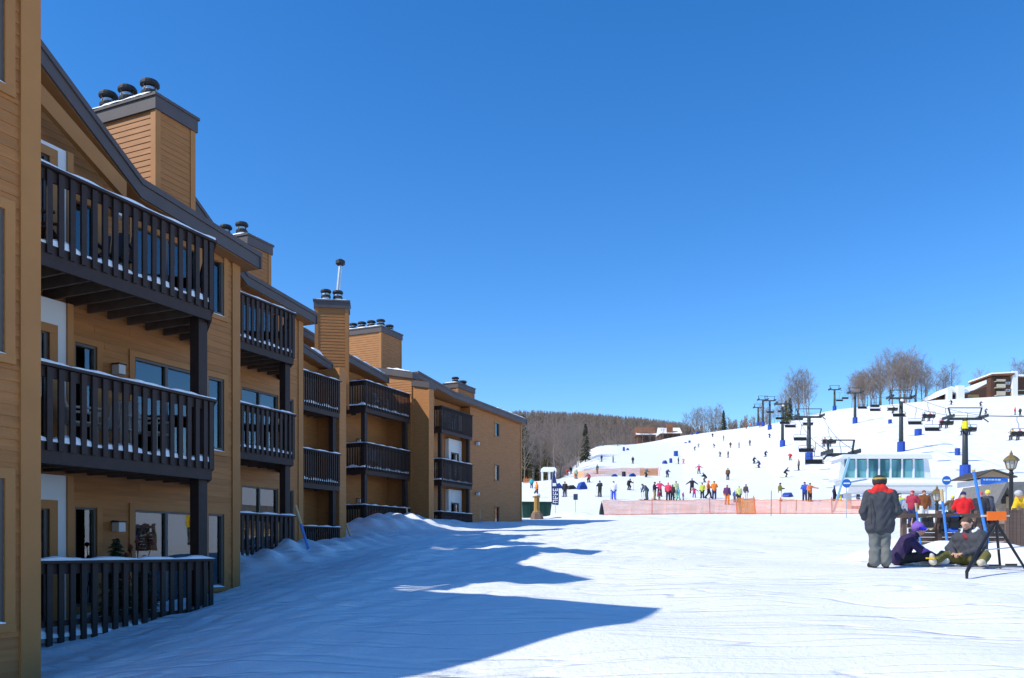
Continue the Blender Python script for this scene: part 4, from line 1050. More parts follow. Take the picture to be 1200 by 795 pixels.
string(LB, 'right-hand chairlift', [
 (0, 2, .16, [((.03, .3, .45), BLK, 'chair rider in turquoise left of the nearest lift tower'), (NAVY, BLK, 'chair rider in navy beside the nearest lift mast')], 'occupied chair just up the line from the nearest lift tower'),
 (0, 1, .2, [], 'empty chair left of the nearest lift mast'), (0, 1, .48, [], 'empty chair halfway to the second tower, lower one'),
 (0, 2, .45, [(BLK, BLK, 'chair rider in black below the second lift tower'), ((.4, .03, .08), BLK, 'chair rider in dark red below the second lift tower')], 'chair with a black and a dark red rider'),
 (0, 2, .72, [(RED, BLK, 'chair rider in bright red right of the second tower'), (NAVY, BLK, 'chair rider in navy right of the second tower')], 'chair with a red rider close to the second lift tower'),
 (0, 1, .78, [], 'empty chair just below the second lift tower'), (1, 1, .25, [], 'empty chair right above the second lift tower'), (1, 2, .3, [(BLK, BLK, 'dark chair rider above the second tower')], 'chair with one dark rider above the second tower'),
 (1, 1, .55, [], 'empty chair in front of the grove'), (1, 2, .65, [], 'empty chair below the third lift tower'), (2, 1, .4, [], 'tiny chair between the two far towers left of the grove'), (2, 2, .7, [], 'tiny chair near the farthest tower of the right lift')])
string(LA, 'left-hand chairlift', [
 (0, 2, .3, [(WHT, BLK, 'chair rider in white above the yellow-banded tower'), (BLUE, BLK, 'chair rider in blue above the yellow-banded tower')], 'chair with a blue rider above the yellow-banded tower'),
 (0, 1, .25, [], 'empty chair left of the yellow-banded tower, low'), (0, 1, .5, [], 'empty chair between terminal and blue pad, middle'), (0, 1, .75, [], 'empty chair right of the bright blue pad tower'),
 (0, 2, .68, [(BLK, BLK, 'chair rider in black right of the blue pad tower'), ((.6, .1, .12), BLK, 'chair rider in red right of the blue pad tower')], 'chair with a red rider right of the blue pad tower'),
 (1, 1, .2, [], 'empty chair just above the blue pad tower'), (1, 1, .45, [], 'empty chair over the slope, left rope, lower'), (1, 1, .7, [], 'empty chair over the slope, left rope, upper'), (1, 2, .35, [], 'empty chair in front of the tall clump, right rope, lower'), (1, 2, .65, [], 'empty chair in front of the tall clump, right rope, upper'),
 (2, 1, .4, [], 'tiny chair beyond the thin tower, left rope'), (2, 2, .5, [], 'tiny chair beyond the thin tower, right rope')])
# the right lift runs on down past the camera's right
E0 = LB[0][2]; e1 = Vector((64, 96, 9.2)); 
for s in (1, 2):
    a = LB[0][s]; b = a+Vector((16, -38, -5.2)); pts = cable(a, b, .5, 'haul_rope', '%s side rope of the right-hand lift below its nearest tower' % ('left', 'right')[s-1])
    if s == 2:
        p = a.lerp(b, .12)-Vector((0, 0, .2)); lift_chair(p, 'nearest occupied chair with a yellow and a red rider', True)
        for dx, jc, rl in ((.45, (.75, .5, .03), 'chair rider in yellow on the nearest chair'), (-.45, RED, 'chair rider in red on the nearest chair')): person(rl, p+Vector((-dx, .1, -2.97)), math.pi, 'ride', jc, BLK, BLK, 1.75, skis=True, group='riders on the lift chairs')
    else:
        p = a.lerp(b, .45)-Vector((0, 0, .4)); lift_chair(p, 'empty chair hanging over the ticket booth', False)

def terminal():
    Y = 72.0
    o = empty('lift_terminal', at(1045, Y), 0, label='white lift terminal raised on columns with a band of teal windows', category='lift station')
    g = o.location.z; X = o.location.x
    def q(px, py): return ((px-600)/1000*Y-X, (645-py)/1000*Y-g)
    Wm = mat('terminal_white', (.78, .78, .78), .4, .04); Gm = mat('terminal_grey', (.5, .52, .54), .45, .06)
    L, zb = q(984, 562); Rr, _ = q(1092, 560); _, zt = q(1000, 533)
    zw0 = q(0, 560.5)[1]; zw1 = q(0, 538)[1]
    m = MB(); m.prism([(L+.1, zb-.05), (Rr+1.2, zb-.05), (Rr+.3, zw0), (L-.1, zw0)], 'y', -.2, 2.6); m.build('sill_band', Wm, o)
    m = MB(); m.prism([(L-.1, zw1), (Rr+.05, zw1), (Rr-.1, zt), (L+.3, zt)], 'y', -.1, 2.6); m.build('roof_band', Wm, o)
    MB().prism([(L+.0, zw0), (L+.45, zw0), (L+.65, zw1), (L+.2, zw1)], 'y', .3, 2.4).build('end_wall', Wm, o)
    MB().prism([(Rr-.5, zw0+.0), (Rr+.1, zw0), (Rr-.15, zw1), (Rr-.6, zw1)], 'y', .3, 2.4).build('end_wall', Wm, o)
    GT = bpy.data.materials.new('teal_glass'); GT.use_nodes = True; bs = GT.node_tree.nodes['Principled BSDF']; bs.inputs['Base Color'].default_value = (.045, .2, .23, 1); bs.inputs['Roughness'].default_value = .08
    tcn = GT.node_tree.nodes.new('ShaderNodeTexNoise'); tcn.inputs['Scale'].default_value = .8; cr = GT.node_tree.nodes.new('ShaderNodeValToRGB'); cr.color_ramp.elements[0].position = .4; cr.color_ramp.elements[0].color = (.02, .11, .13, 1); cr.color_ramp.elements[1].position = .62; cr.color_ramp.elements[1].color = (.16, .42, .44, 1)
    tc = GT.node_tree.nodes.new('ShaderNodeTexCoord'); mp = GT.node_tree.nodes.new('ShaderNodeMapping'); mp.inputs['Scale'].default_value = (1.5, 1, .25)
    GT.node_tree.links.new(tc.outputs['Object'], mp.inputs['Vector']); GT.node_tree.links.new(mp.outputs[0], tcn.inputs['Vector']); GT.node_tree.links.new(tcn.outputs['Fac'], cr.inputs['Fac']); GT.node_tree.links.new(cr.outputs[0], bs.inputs['Base Color'])
    n = 7; a0 = L+.5; a1 = Rr-.45
    for i in range(n):
        x0 = a0+(a1-a0)*i/n+.06; x1 = a0+(a1-a0)*(i+1)/n-.06
        MB().prism([(x0, zw0+.05), (x1, zw0+.05), (x1-.05, zw1-.05), (x0-.05, zw1-.05)], 'y', .28, .33).build('window_pane', GT, o)
        if i: MB().box(a0+(a1-a0)*i/n-.07, a0+(a1-a0)*i/n+.07, .2, .4, zw0, zw1).build('mullion', Wm, o)
    MB().box(L+.4, Rr-.4, 2.2, 2.4, zw0, zw1).build('rear_wall', Gm, o)
    # curved belly
    z1 = zb-.06; z0 = q(0, 578)[1]; prof = [(-.3+.0, z1), (-.75, z1-.3), (-.8, z1-.6), (-.45, z1-.95), (.3, z0), (2.0, z0), (2.5, z1)]
    MB().prism(prof[::-1], 'x', L+.5, Rr+1.0).build('belly', Wm, o)
    MB().box(L+.6, Rr+1.3, -.86, -.78, z1-.66, z1-.5).build('belly_stripe', Gm, o)
    for px in (1000, 1040, 1080, 1102):
        x, _ = q(px, 0); MB().box(x-.25, x+.25, 1.0, 1.6, -.6, z0-.01).build('column', Gm, o)
    MB().box(q(1043, 0)[0], q(1062, 0)[0], .9, 1.1, q(0, 583)[1], q(0, 576)[1]).build('control_panel', mat('dark_panel', (.06, .05, .05), .5, .2), o)
    b = q(972, 592); t = q(990, 538); MB().bar((b[0], -.9, -.2), (t[0], -.9, t[1]), .17).build('strut', M_LBLUE, o)
terminal()
# ------------------------------------------------------------------ net fences
def net_mat(name, col, a):
    m = bpy.data.materials.new(name); m.use_nodes = True; N = m.node_tree.nodes; L = m.node_tree.links
    b = N['Principled BSDF']; b.inputs['Base Color'].default_value = (*col, 1); b.inputs['Roughness'].default_value = .6
    t = N.new('ShaderNodeBsdfTransparent'); mx = N.new('ShaderNodeMixShader')
    tc = N.new('ShaderNodeTexCoord'); no = N.new('ShaderNodeTexNoise'); no.inputs['Scale'].default_value = 1.4; no.inputs['Detail'].default_value = 5
    mp = N.new('ShaderNodeMapping'); mp.inputs['Scale'].default_value = (.35, .35, 4); L.new(tc.outputs['Object'], mp.inputs['Vector']); L.new(mp.outputs[0], no.inputs['Vector'])
    mr = N.new('ShaderNodeMapRange'); mr.inputs['From Min'].default_value = .3; mr.inputs['From Max'].default_value = .7; mr.inputs['To Min'].default_value = a-.12; mr.inputs['To Max'].default_value = a+.16
    L.new(no.outputs['Fac'], mr.inputs['Value']); L.new(mr.outputs[0], mx.inputs[0]); L.new(t.outputs[0], mx.inputs[1]); L.new(b.outputs[0], mx.inputs[2])
    L.new(mx.outputs[0], N['Material Output'].inputs[0]); return m
M_NET = net_mat('orange_net', (1.0, .25, .04), .5); M_NETD = net_mat('orange_net_folded', (.75, .27, .05), .72)
M_OPOST = mat('orange_post', (.75, .13, .02), .5, .1)
def net_fence(label, pts, h, posts, mt=M_NET, hem=True):
    """pts: (px, Y) along the fence"""
    o = empty('net_fence', at(*pts[0]), 0, label=label, category='fence'); org = o.location.copy()
    for si, (a, b) in enumerate(zip(pts[:-1], pts[1:])):
        n = max(4, int(abs(b[0]-a[0])/4)); vs = []; r2 = random.Random(si)
        for i in range(n+1):
            f = i/n; px = a[0]+(b[0]-a[0])*f; Y = a[1]+(b[1]-a[1])*f; p = at(px, Y)-org; sag = .10*math.sin(f*math.pi)+r2.uniform(-.03, .03)
            vs += [(p.x, p.y+r2.uniform(-.04, .04), p.z+.04), (p.x, p.y+r2.uniform(-.02, .02), p.z+h-sag)]
        MB().add(vs, [(2*i, 2*i+2, 2*i+3, 2*i+1) for i in range(n)]).build('net', mt, o)
        if hem:
            MB().tube([vs[2*i] for i in range(n+1)], .03, 4, cap=False).build('hem', M_OPOST, o)
            MB().tube([vs[2*i+1] for i in range(n+1)], .014, 4, cap=False).build('top_cord', M_OPOST, o)
    for (px, Y, lean) in posts:
        p = at(px, Y)-org; MB().tube([(p.x, p.y-.03, p.z-.2), (p.x+lean, p.y-.03, p.z+h+.15)], .035, 6).build('post', M_OPOST, o)
net_fence('long orange net fence across the foot of the slope', [(706, 67), (764, 68), (832, 69), (868, 69.5), (914, 69), (975, 69), (1030, 68.5)], 1.22, [(764, 68, 0), (832, 69, -.05), (868, 69.4, .2), (914, 69, 0), (975, 69, -.05), (1012, 68.5, 0)])
net_fence('short folded orange net panel leaning on the long fence', [(864, 68.6), (885, 68.6)], 1.35, [(864, 68.5, -.15), (886, 68.5, -.22)], M_NETD)
net_fence('upper orange net fence on the slope above the crowd', [(684, 148), (700, 150), (730, 154), (752, 156), (771, 157)], 1.5, [(771, 157, .1)], M_NET, False)
net_fence('short dense orange net at the right end of the upper fence', [(750, 154), (771, 155)], 1.4, [(772, 154.6, .3)], M_NETD, False)
net_fence('small orange net near the wood edge on the left', [(672, 152), (684, 150)], 1.2, [(673, 152, 0)], M_NETD, False)
net_fence('tiny orange net beside the tan end wall', [(613, 140), (622, 141)], .9, [(617, 140, 0)], M_NETD, False)

# ------------------------------------------------------------------ blue pads, arch, flag, bin, small signs
def pad(label, px, py, w, h, flat=False, mt=M_PAD):
    Y = row(px, py); o = empty('safety_pad', at(px, Y), (px*1.3) % 1, label=label, category='pad', group='blue crash pads on the slope')
    m = MB()
    if flat: m.prism([(-w/2, 0), (w/2, 0), (w*.42, h*.45), (w*.1, h), (-w*.25, h*.8), (-w*.45, h*.35)], 'y', -.35, .35)
    else:
        for k in range(9): pass
        pr = [(w/2*math.cos(a), w/2*math.sin(a)) for a in [math.pi*2*i/10 for i in range(10)]]; m.prism(pr, 'z', -.1, h)
    m.build('cushion', mt, o)
    s = MB(); s.box(-w/2-.02, w/2+.02, -.37, -.34, h*.25, h*.32); s.build('strap', mat('pad_strap', (.02, .03, .15), .7, .1), o)
for a in [('low blue pad right of the feather flag', 654, 573, 1.1, .75, True), ('long flat blue pad right of the black-clad person', 669, 574, 1.5, .55, True), ('large blue pad like a tent right of the flag', 682, 574, 1.3, 1.0, True),
 ('low dark blue pad above the white-jacketed skier', 720, 559, 1.1, .45, True), ('upright black and white box between two blue pads', 731, 559, .7, .85, False), ('blue dome pad right of the upright box', 741, 559, 1.1, .6, True),
 ('blue pad tilted at the end of the upper fence', 779, 544, 1.4, .9, True), ('upright blue pad left of the dark blue skier', 786, 543, .8, 1.2, False), ('big round blue pad above the upright ones', 792, 535, 1.3, 1.5, False),
 ('small blue pad high in mid slope', 808, 519.5, .8, .8, False), ('tiny low dark pad beside the small blue one', 803.5, 520, .8, .4, True), ('left of two tiny pads near the crest houses', 811, 509, .7, .8, False), ('right of two tiny pads near the crest houses', 817, 507.5, 1.1, 1.1, False),
 ('small blue pad in the upper left slope', 731, 529, .7, 1.2, False), ('tiny blue pad right of the upper left pad', 735.5, 528, .8, .7, True), ('flat blue pad near the olive jacket', 923, 583, 1.3, .45, True),
 ('blue pad wrapped around a hydrant above the empty chairs', 1043, 497, .9, 1.0, False), ('round blue pad right of the second lift tower', 1076, 511, 1.4, 1.3, False), ('narrow blue pad left of the nearest lift mast', 1122, 534, .8, 1.1, False)]:
    pad(*a, mt=(mat('box_black', (.03, .03, .03), .6, .2) if 'black' in a[0] else M_PAD))
def arch():
    Y = 145; o = empty('snow_capped_arch', at(643, Y), 0, label='small white arch topped with snow at the edge of the wood', category='arch')
    Wm = mat('arch_white', (.75, .75, .76), .7, .06)
    for x in (-1.1, .1, 1.05): MB().box(x-.16, x+.16, -.3, .3, -.3, 1.6).build('leg', Wm, o)
    m = MB(); m.prism([(-1.35, 1.6), (1.3, 1.6), (1.25, 2.1), (.9, 2.35), (-.9, 2.35), (-1.3, 2.05)], 'y', -.45, .45); m.build('lintel', M_SNOWCAP, o)
arch()
def flag():
    Y = 70; o = empty('feather_flag', at(651, Y), 0, label='navy feather flag with white lettering on a thin pole', category='flag')
    nb = mat('flag_navy', (.02, .035, .14), .7, .1); g = o.location.z
    MB().tube([(0, 0, -.2), (.0, 0, 1.2), (-.25, 0, 2.3), (-.22, 0, 3.4), (-.05, 0, 3.62)], .022, 6).build('pole', M_STEEL, o)
    vs = []; T = [(3.55, -.05, -.02), (3.3, -.25, -.05), (2.9, -.32, .03), (2.5, -.34, .12), (2.2, -.34, .25), (1.6, -.33, .28), (1.1, -.32, .27), (.75, -.28, .25)]
    for i, (z, a, b) in enumerate(T): vs += [(a, .02*math.sin(i), z), (b, .05*math.sin(i*1.3), z-.06)]
    c = MB().add(vs, [(2*i, 2*i+1, 2*i+3, 2*i+2) for i in range(len(T)-1)]).build('cloth', nb, o)
    md = c.modifiers.new('solid', 'SOLIDIFY'); md.thickness = .012
    wm = mat('flag_white', (.8, .8, .8), .7, .03)
    # rows of white letter strokes reading up the flag
    for zi, z in enumerate((.98, 1.3, 1.62, 1.94)):
        for q in [((-.22, .18, z-.1, z-.05), (-.22, .18, z+.09, z+.14), (-.22, -.15, z-.05, z+.09)), ((-.22, .18, z-.1, z-.05), (.11, .18, z-.05, z+.02), (-.03, .04, z-.05, z+.14), (-.22, -.15, z+.02, z+.14)), ((-.22, .18, z-.1, z-.05), (.11, .18, z-.05, z+.02), (-.03, .04, z-.05, z+.14), (-.22, -.15, z+.02, z+.14)), ((-.22, .18, z-.1, z-.05), (-.22, -.15, z-.05, z+.12), (-.03, .04, z-.05, z+.1), (.11, .18, z-.05, z+.12))][zi]:
            MB().box(q[0], q[1], -.075, -.065, q[2], q[3]).build('letter', wm, o)
    MB().box(-.25, .05, -.07, -.06, 2.25, 2.5).build('emblem', wm, o)
flag()
def props_left():
    Y = 63; o = empty('dumpster', at(627, Y), .1, label='dark green container behind the tan end wall', category='container')
    gm = mat('green_paint', (.015, .06, .045), .55, .2)
    MB().prism([(-.95, -.1), (1.0, -.1), (1.15, 1.05), (-1.05, 1.05)], 'y', -.7, .7).build('bin', gm, o); MB().box(-1.1, 1.2, -.75, .75, 1.06, 1.14).build('lid', gm, o)
    for x in (-.5, 0, .5): MB().box(x-.04, x+.04, -.78, -.72, 0, 1.0).build('rib', gm, o)
    o = empty('carved_post', at(629, 60), 0, label='tan wooden post with a white cap in front of the green container', category='post')
    w = mat('carved_wood', (.42, .24, .07), .7, .2)
    MB().lathe([(.28, -.1), (.30, .5), (.2, .6), (.19, 1.5), (.24, 1.55), (.24, 1.62)], n=8).build('post', w, o); MB().lathe([(.27, 1.62), (.27, 1.7), (.2, 1.78)], n=8).build('cap', M_SNOWCAP, o)
    MB().lathe([(.5, -.1), (.42, .35), (.2, .6)], n=7).build('rock_base', mat('rock', (.17, .12, .09), .9, .3, 3, .6, 8), o)
    o = empty('trail_sign', at(674.5, 62), 0, label='small dark square sign on a thin pole left of the net fence', category='sign')
    MB().tube([(0, 0, -.2), (0, 0, 1.3)], .02, 6).build('pole', M_STEEL, o); MB().box(-.16, .16, -.03, -.022, .9, 1.34).build('board', mat('sign_navy', (.03, .06, .12), .6, .1), o)
    o = empty('covered_post', at(705, 66), 0, label='black cone-shaped cover at the left end of the net fence', category='cover')
    MB().lathe([(.2, 0), (.19, .3), (.1, .8), (.05, 1.0)], n=9).build('cover', M_BLACK, o); MB().lathe([(.03, .99), (.03, 1.15)], n=6).build('tip', M_OPOST, o)
    for px, Y, l in ((913.5-10, 66, 'thin grey stake beside the olive jacket'), (933, 72, 'short yellow-topped stake right of the blue mat')):
        o = empty('stake', at(px, Y), 0, label=l, category='stake'); MB().tube([(0, 0, -.1), (.03, 0, 1.9 if px < 910 else .9)], .035, 6).build('shaft', mat('grey_wood', (.25, .23, .2), .8, .2), o); MB().tube([(.03, 0, 1.9 if px < 910 else .9), (.03, 0, 2.0 if px < 910 else 1.0)], .045, 6).build('tip', M_YEL, o)
    for px, Y, l in ((992, 62, 'round blue sign left of the standing man'), (1109, 48, 'round blue sign below the lift terminal right end')):
        o = empty('round_sign', at(px, Y), 0, label=l, category='sign'); z = (645-(567 if px < 1000 else 563.5))/1000*Y-o.location.z; r = .0052*Y
        MB().tube([(0, .02, -.2), (0, .02, z)], .03, 6).build('pole', M_STEEL, o)
        d = MB(); d.tube([(0, -.04, z), (0, -.01, z)], r, 20); s = d.build('disc', mat('sign_blue', (.02, .13, .45), .4, .05), o); MB().box(-r*.72, r*.72, -.052, -.043, z-r*.14, z+r*.16).build('white_bar', mat('flag_white', (.8, .8, .8)), s)
props_left()

# ------------------------------------------------------------------ houses on the hill
M_BRNW = mat('brown_boards', (.10, .05, .033), .8, .2, 2, stretch=(1, 1, 8)); M_BRNROOF = mat('brown_roof', (.2, .085, .045), .85, .2, 2); M_CREAM = mat('cream_rail', (.5, .45, .34), .7, .1); M_CHW = mat('white_chimney', (.75, .75, .74), .7, .05)
def hill_houses():
    # brown condo at the right edge
    Y = 312; o = empty('brown_condo', at(1180, Y), 0, label='dark brown four-storey condo with cream balconies and a white chimney at the right edge', category='building')
    g = o.location.z; X = o.location.x
    def q(px, py): return ((px-600)/1000*Y-X, (645-py)/1000*Y-g)
    a = q(1161, 470); b = q(1186, 442); MB().box(a[0], b[0], 0, 14, -3, b[1]).build('wall', M_BRNW, o)
    c = q(1191, 468); d = q(1215, 442.5); MB().box(c[0], d[0], 1.5, 14, -3, d[1]).build('wall', M_BRNW, o)
    r = q(1159.5, 441.5); s = q(1186, 438.5); rf = MB().prism([(r[0], r[1]), (s[0], s[1]-.8), (s[0], s[1]), (r[0]+.2, r[1]+.5)], 'y', -1.5, 14.5).build('roof', M_BRNROOF, o); MB().prism([(r[0], r[1]+.52), (s[0], s[1]+.02), (s[0], s[1]+.5), (r[0], r[1]+1.0)], 'y', -1.5, 14.5).build('roof_snow', M_SNOWCAP, rf)
    rf = MB().box(c[0]-.2, d[0], .5, 14.5, d[1]+.01, d[1]+.4).build('roof', M_BRNROOF, o); MB().box(c[0]-.2, d[0], .5, 14.5, d[1]+.41, d[1]+1.1).build('roof_snow', M_SNOWCAP, rf)
    e = q(1184.5, 470); f = q(1190.5, 436); MB().box(e[0], f[0], -1.2, 1.0, -3, f[1]).build('chimney', M_CHW, o)
    for y0, y1 in ((455, 450.5), (464, 459), (447.5, 445)):
        u = q(1165, y0); v = q(1175.5, y1); bl = MB().box(u[0], v[0], -1.6, -.002, u[1]-.25, u[1]).build('balcony', M_CREAM, o)
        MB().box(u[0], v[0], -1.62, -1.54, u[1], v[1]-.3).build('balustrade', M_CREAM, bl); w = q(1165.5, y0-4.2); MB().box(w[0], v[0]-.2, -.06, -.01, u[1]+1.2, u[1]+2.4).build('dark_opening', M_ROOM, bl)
    for py in (449.5, 458, 466):
        u = q(1178.5, py+1.4); v = q(1183.5, py-1.4); wn_ = MB().box(u[0], v[0], -.08, -.01, u[1], v[1]).build('window', M_CHW, o); MB().box(u[0]+.2, v[0]-.2, -.1, -.082, u[1]+.15, v[1]-.15).build('pane', M_GLASS, wn_)
    for py in (462, 457): u = q(1192, py); MB().box(u[0], d[0], 1.2, 1.45, u[1]-.25, u[1]+.1).build('balcony', M_CREAM, o)
    # snow-roofed lodge
    Y = 305; o = empty('snow_roofed_lodge', at(1130, Y), 0, label='low brown lodge with a sweeping snow-covered roof and two white chimneys', category='building'); g = o.location.z; X = o.location.x
    def q(px, py): return ((px-600)/1000*Y-X, (645-py)/1000*Y-g)
    MB().prism([(q(1125, 0)[0], -3), (q(1156, 0)[0], -3), (q(1156, 453.5)[0], q(0, 453.5)[1]), (q(1140, 0)[0], q(0, 459)[1]), (q(1125, 0)[0], q(0, 463)[1])], 'y', 0, 11).build('wall', M_BRNW, o)
    MB().prism([(q(1100.5, 0)[0], -3), (q(1124.9, 0)[0], -3), (q(1124.9, 0)[0], q(0, 463)[1]), (q(1100.5, 0)[0], q(0, 465)[1])], 'y', 2, 11).build('wall', M_BRNW, o)
    P = [q(1098, 466), q(1113, 460), q(1124, 462.5), q(1140, 458), q(1154, 450.8)]; U = [(x, z+1.3) for x, z in P]; U[1] = (U[1][0], U[1][1]+.6)
    MB().prism(P+U[::-1], 'y', -1.2, 12).build('roof', M_SNOWCAP, o)
    for p0, p1, t in ((1107, 1112.8, 456), (1118.8, 1127, 453.3)): u = q(p0, 475); v = q(p1, t); MB().box(u[0], v[0], -1.9, -.3, -3, v[1]).build('chimney', M_CHW, o)
    u = q(1113.5, 470); v = q(1118, 463); MB().box(u[0], v[0], 1.9, 1.98, u[1], v[1]).build('window', M_ROOM, o)
    u = q(1134, 467); v = q(1147, 463); MB().box(u[0], v[0], -.06, -.01, u[1], v[1]).build('pale_boards', mat('ochre_boards', (.3, .2, .08), .8, .2), o)  # ochre board panel, paler than the brown wall
    # brown-roofed houses on the left crest
    for (p0, p1, yb, yt, Y, l, snow) in ((746, 769, 513, 499, 345, 'brown-roofed house on the crest above the wood edge', 0), (773, 799, 510, 500, 360, 'house with a snow-covered roof right of the brown-roofed house', 1)):
        o = empty('hill_house', at((p0+p1)/2, Y), 0, label=l, category='house'); g = o.location.z; X = o.location.x
        def q(px, py): return ((px-600)/1000*Y-X, (645-py)/1000*Y-g)
        L = q(p0, 0)[0]; Rr = q(p1, 0)[0]; zt = q(0, yt)[1]; zm = zt*.45
        MB().box(L+.6, Rr-.6, 0, 9, -3, zm+.3).build('wall', M_BRNW, o)
        MB().prism([(-.9, zm), (9.9, zm), (4.5, zt)], 'x', L, Rr).build('roof', M_SNOWCAP if snow else M_BRNROOF, o)
        if not snow: MB().prism([(-1.0, zm-.1), (.8, zm+.7), (.75, zm+.95), (-1.05, zm+.15)], 'x', L-.2, Rr).build('eave_snow', M_SNOWCAP, o)
        else: MB().prism([(-.5, zm*1.0), (.7, zm), (.7, zt*.95), (.1, zt*1.15), (-.5, zt*.95)], 'x', L+3, L+5.5).build('dormer', M_BRNROOF, o)
        for k in range(3): x = L+1.8+k*(Rr-L-3)/3; MB().box(x, x+1.3, -.05, -.01, zm*.3, zm*.8).build('window', M_ROOM, o)
hill_houses()

# ------------------------------------------------------------------ right-hand base area
M_PLANK = mat('weathered_plank', (.14, .095, .075), .85, .25, 3, .4, 20, stretch=(.5, 1, 8)); M_BPOLE = mat('blue_paint', (.05, .22, .62), .5, .1); M_TIPW = mat('bare_wood_tip', (.55, .4, .22), .7, .15)
def marker(label, base, top, wood=.35, r=.035, tip_len=.5):
    b = Vector(base); t = Vector(top); o = empty('marker_pole', b, 0, label=label, category='pole', group='blue marker poles with bare wood tops'); d = t-b; k = 1-tip_len/d.length
    MB().tube([-.25*d.normalized(), d*k], r, 8).build('shaft', M_BPOLE, o); MB().tube([d*k, d], r*1.25, 8).build('wood_top', M_TIPW, o); return o
def seg(px, py0, py1, px1, Y): return pp(px, py0, Y), pp(px1, py1, Y)
marker('blue marker pole leaning against the second block balcony', *seg(362, 646, 593, 346, 22.5)); marker('short blue marker pole leaning at the corner of the third block', *seg(415, 645, 614, 406, 31.0), tip_len=.45)
marker('blue marker pole with tan top at the brown pier', *seg(478.5, 617, 596, 476.5, 40), tip_len=.4); marker('blue marker pole with tan top against the blank end wall', *seg(562.5, 618, 598, 562, 49), tip_len=.5)
marker('tall blue pole leaning behind the man sitting on the snow', *seg(1156, 628, 551, 1140.5, 20.5), tip_len=.05, r=.036); marker('blue pole left of the man sitting on the snow', *seg(1110, 637, 574, 1103, 20), tip_len=.28, r=.03); marker('thin blue pole behind the purple hat', *seg(1078, 632, 590, 1073, 20), tip_len=.2, r=.02)
def plank_rack():
    o = empty('ski_rack', at(1130, 21.5), 0, label='weathered brown plank ski rack behind the people sitting on the snow', category='ski rack'); org = o.location.copy()
    Y = 21.5
    def w(px, py, y=Y): v = pp(px, py, y); return v.x-org.x, v.y-org.y, v.z-org.z
    for px in (1059, 1100, 1146, 1190): 
        a = w(px-2.5, 648); b = w(px+2.5, 599); MB().box(a[0], b[0], -.06, .08, a[2], b[2]).build('post', M_PLANK, o)
    a = w(1046, 607.5); b = w(1205, 602.5); MB().box(a[0], b[0], -.11, -.062, a[2], b[2]).build('top_rail', M_PLANK, o)
    for i in range(6):
        y1 = 614+i*5.4; a = w(1068 if i else 1066, y1+4.9); b = w(1212, y1); dx = random.uniform(-.03, .03); MB().box(a[0]+dx, b[0], .082+.006*(i % 2), .12, a[2], b[2]).build('plank', M_PLANK, o)
    # taller stub wall at the right end
    for i in range(5): a = w(1178+i*4.4, 650, 20.4); b = w(1182+i*4.4, 596+2*(i % 2), 20.4); MB().box(a[0], b[0], -1.12, -1.07, a[2], b[2]).build('upright_plank', M_PLANK, o)
    # lower right plank stub
plank_rack()
def lean_board(label, px0, py0, px1, py1, Y, w, col, name='snowboard', cat='snowboard', grp=None):
    b = pp(px0, py0, Y); t = pp(px1, py1, Y+.25); d = t-b; o = empty(name, b, 0, label=label, category=cat, group=grp); L = d.length
    m = MB(); x = Vector((1, 0, 0)); n = 10; vs = []
    for i in range(n+1):
        f = i/n; ww = w/2*(math.sin(min(f, 1-f)*math.pi*4) if min(f, 1-f) < .125 else 1)*(1-.12*math.sin(f*math.pi)); c = d*f+Vector((0, -.04*math.cos(f*math.pi*2), 0)); vs += [c-x*ww, c+x*ww, c+x*ww+Vector((0, .02, 0)), c-x*ww+Vector((0, .02, 0))]
    fs = [(0, 1, 2, 3)]+[(4*i+a, 4*i+4+a, 4*i+4+(a+1) % 4, 4*i+(a+1) % 4)[::-1] for i in range(n) for a in range(4)]+[(4*n+3, 4*n+2, 4*n+1, 4*n)]
    m.add(vs, fs).build('deck', mat('board_%s' % label[:12], col, .35, .15), o)
    for f in (.35, .62): c = d*f; MB().box(c.x-w*.45, c.x+w*.45, c.y-.1, c.y-.03, c.z-.06, c.z+.08).build('binding', M_BLACK, o)
lean_board('turquoise snowboard leaning on the plank rack under the orange sign', 1182, 639, 1184, 612, 21.1, .2, (.12, .5, .55))
lean_board('pale blue snowboard leaning on the rack behind the purple hat', 1085, 622, 1080, 604, 21.2, .14, (.2, .45, .6))
lean_board('bright blue snowboard behind the sitting man', 1116, 625, 1120, 601, 21.2, .26, (.04, .13, .6))
lean_board('cream skis leaning on the rack right of the thin blue pole', 1090, 622, 1088, 603, 21.2, .13, (.55, .48, .3), 'ski_pair', 'skis'); lean_board('tan and pink skis leaning left of the thin blue pole', 1070, 620, 1072, 605, 21.2, .11, (.6, .35, .3), 'ski_pair', 'skis')
lean_board('black snowboard leaning left of the bright blue one', 1104, 628, 1109, 600, 21.25, .2, (.03, .03, .03))
lean_board('white and green skis behind the head of the sitting man', 1126, 622, 1123, 602, 21.2, .13, (.5, .6, .5), 'ski_pair', 'skis')
def snow_bank():
    pass
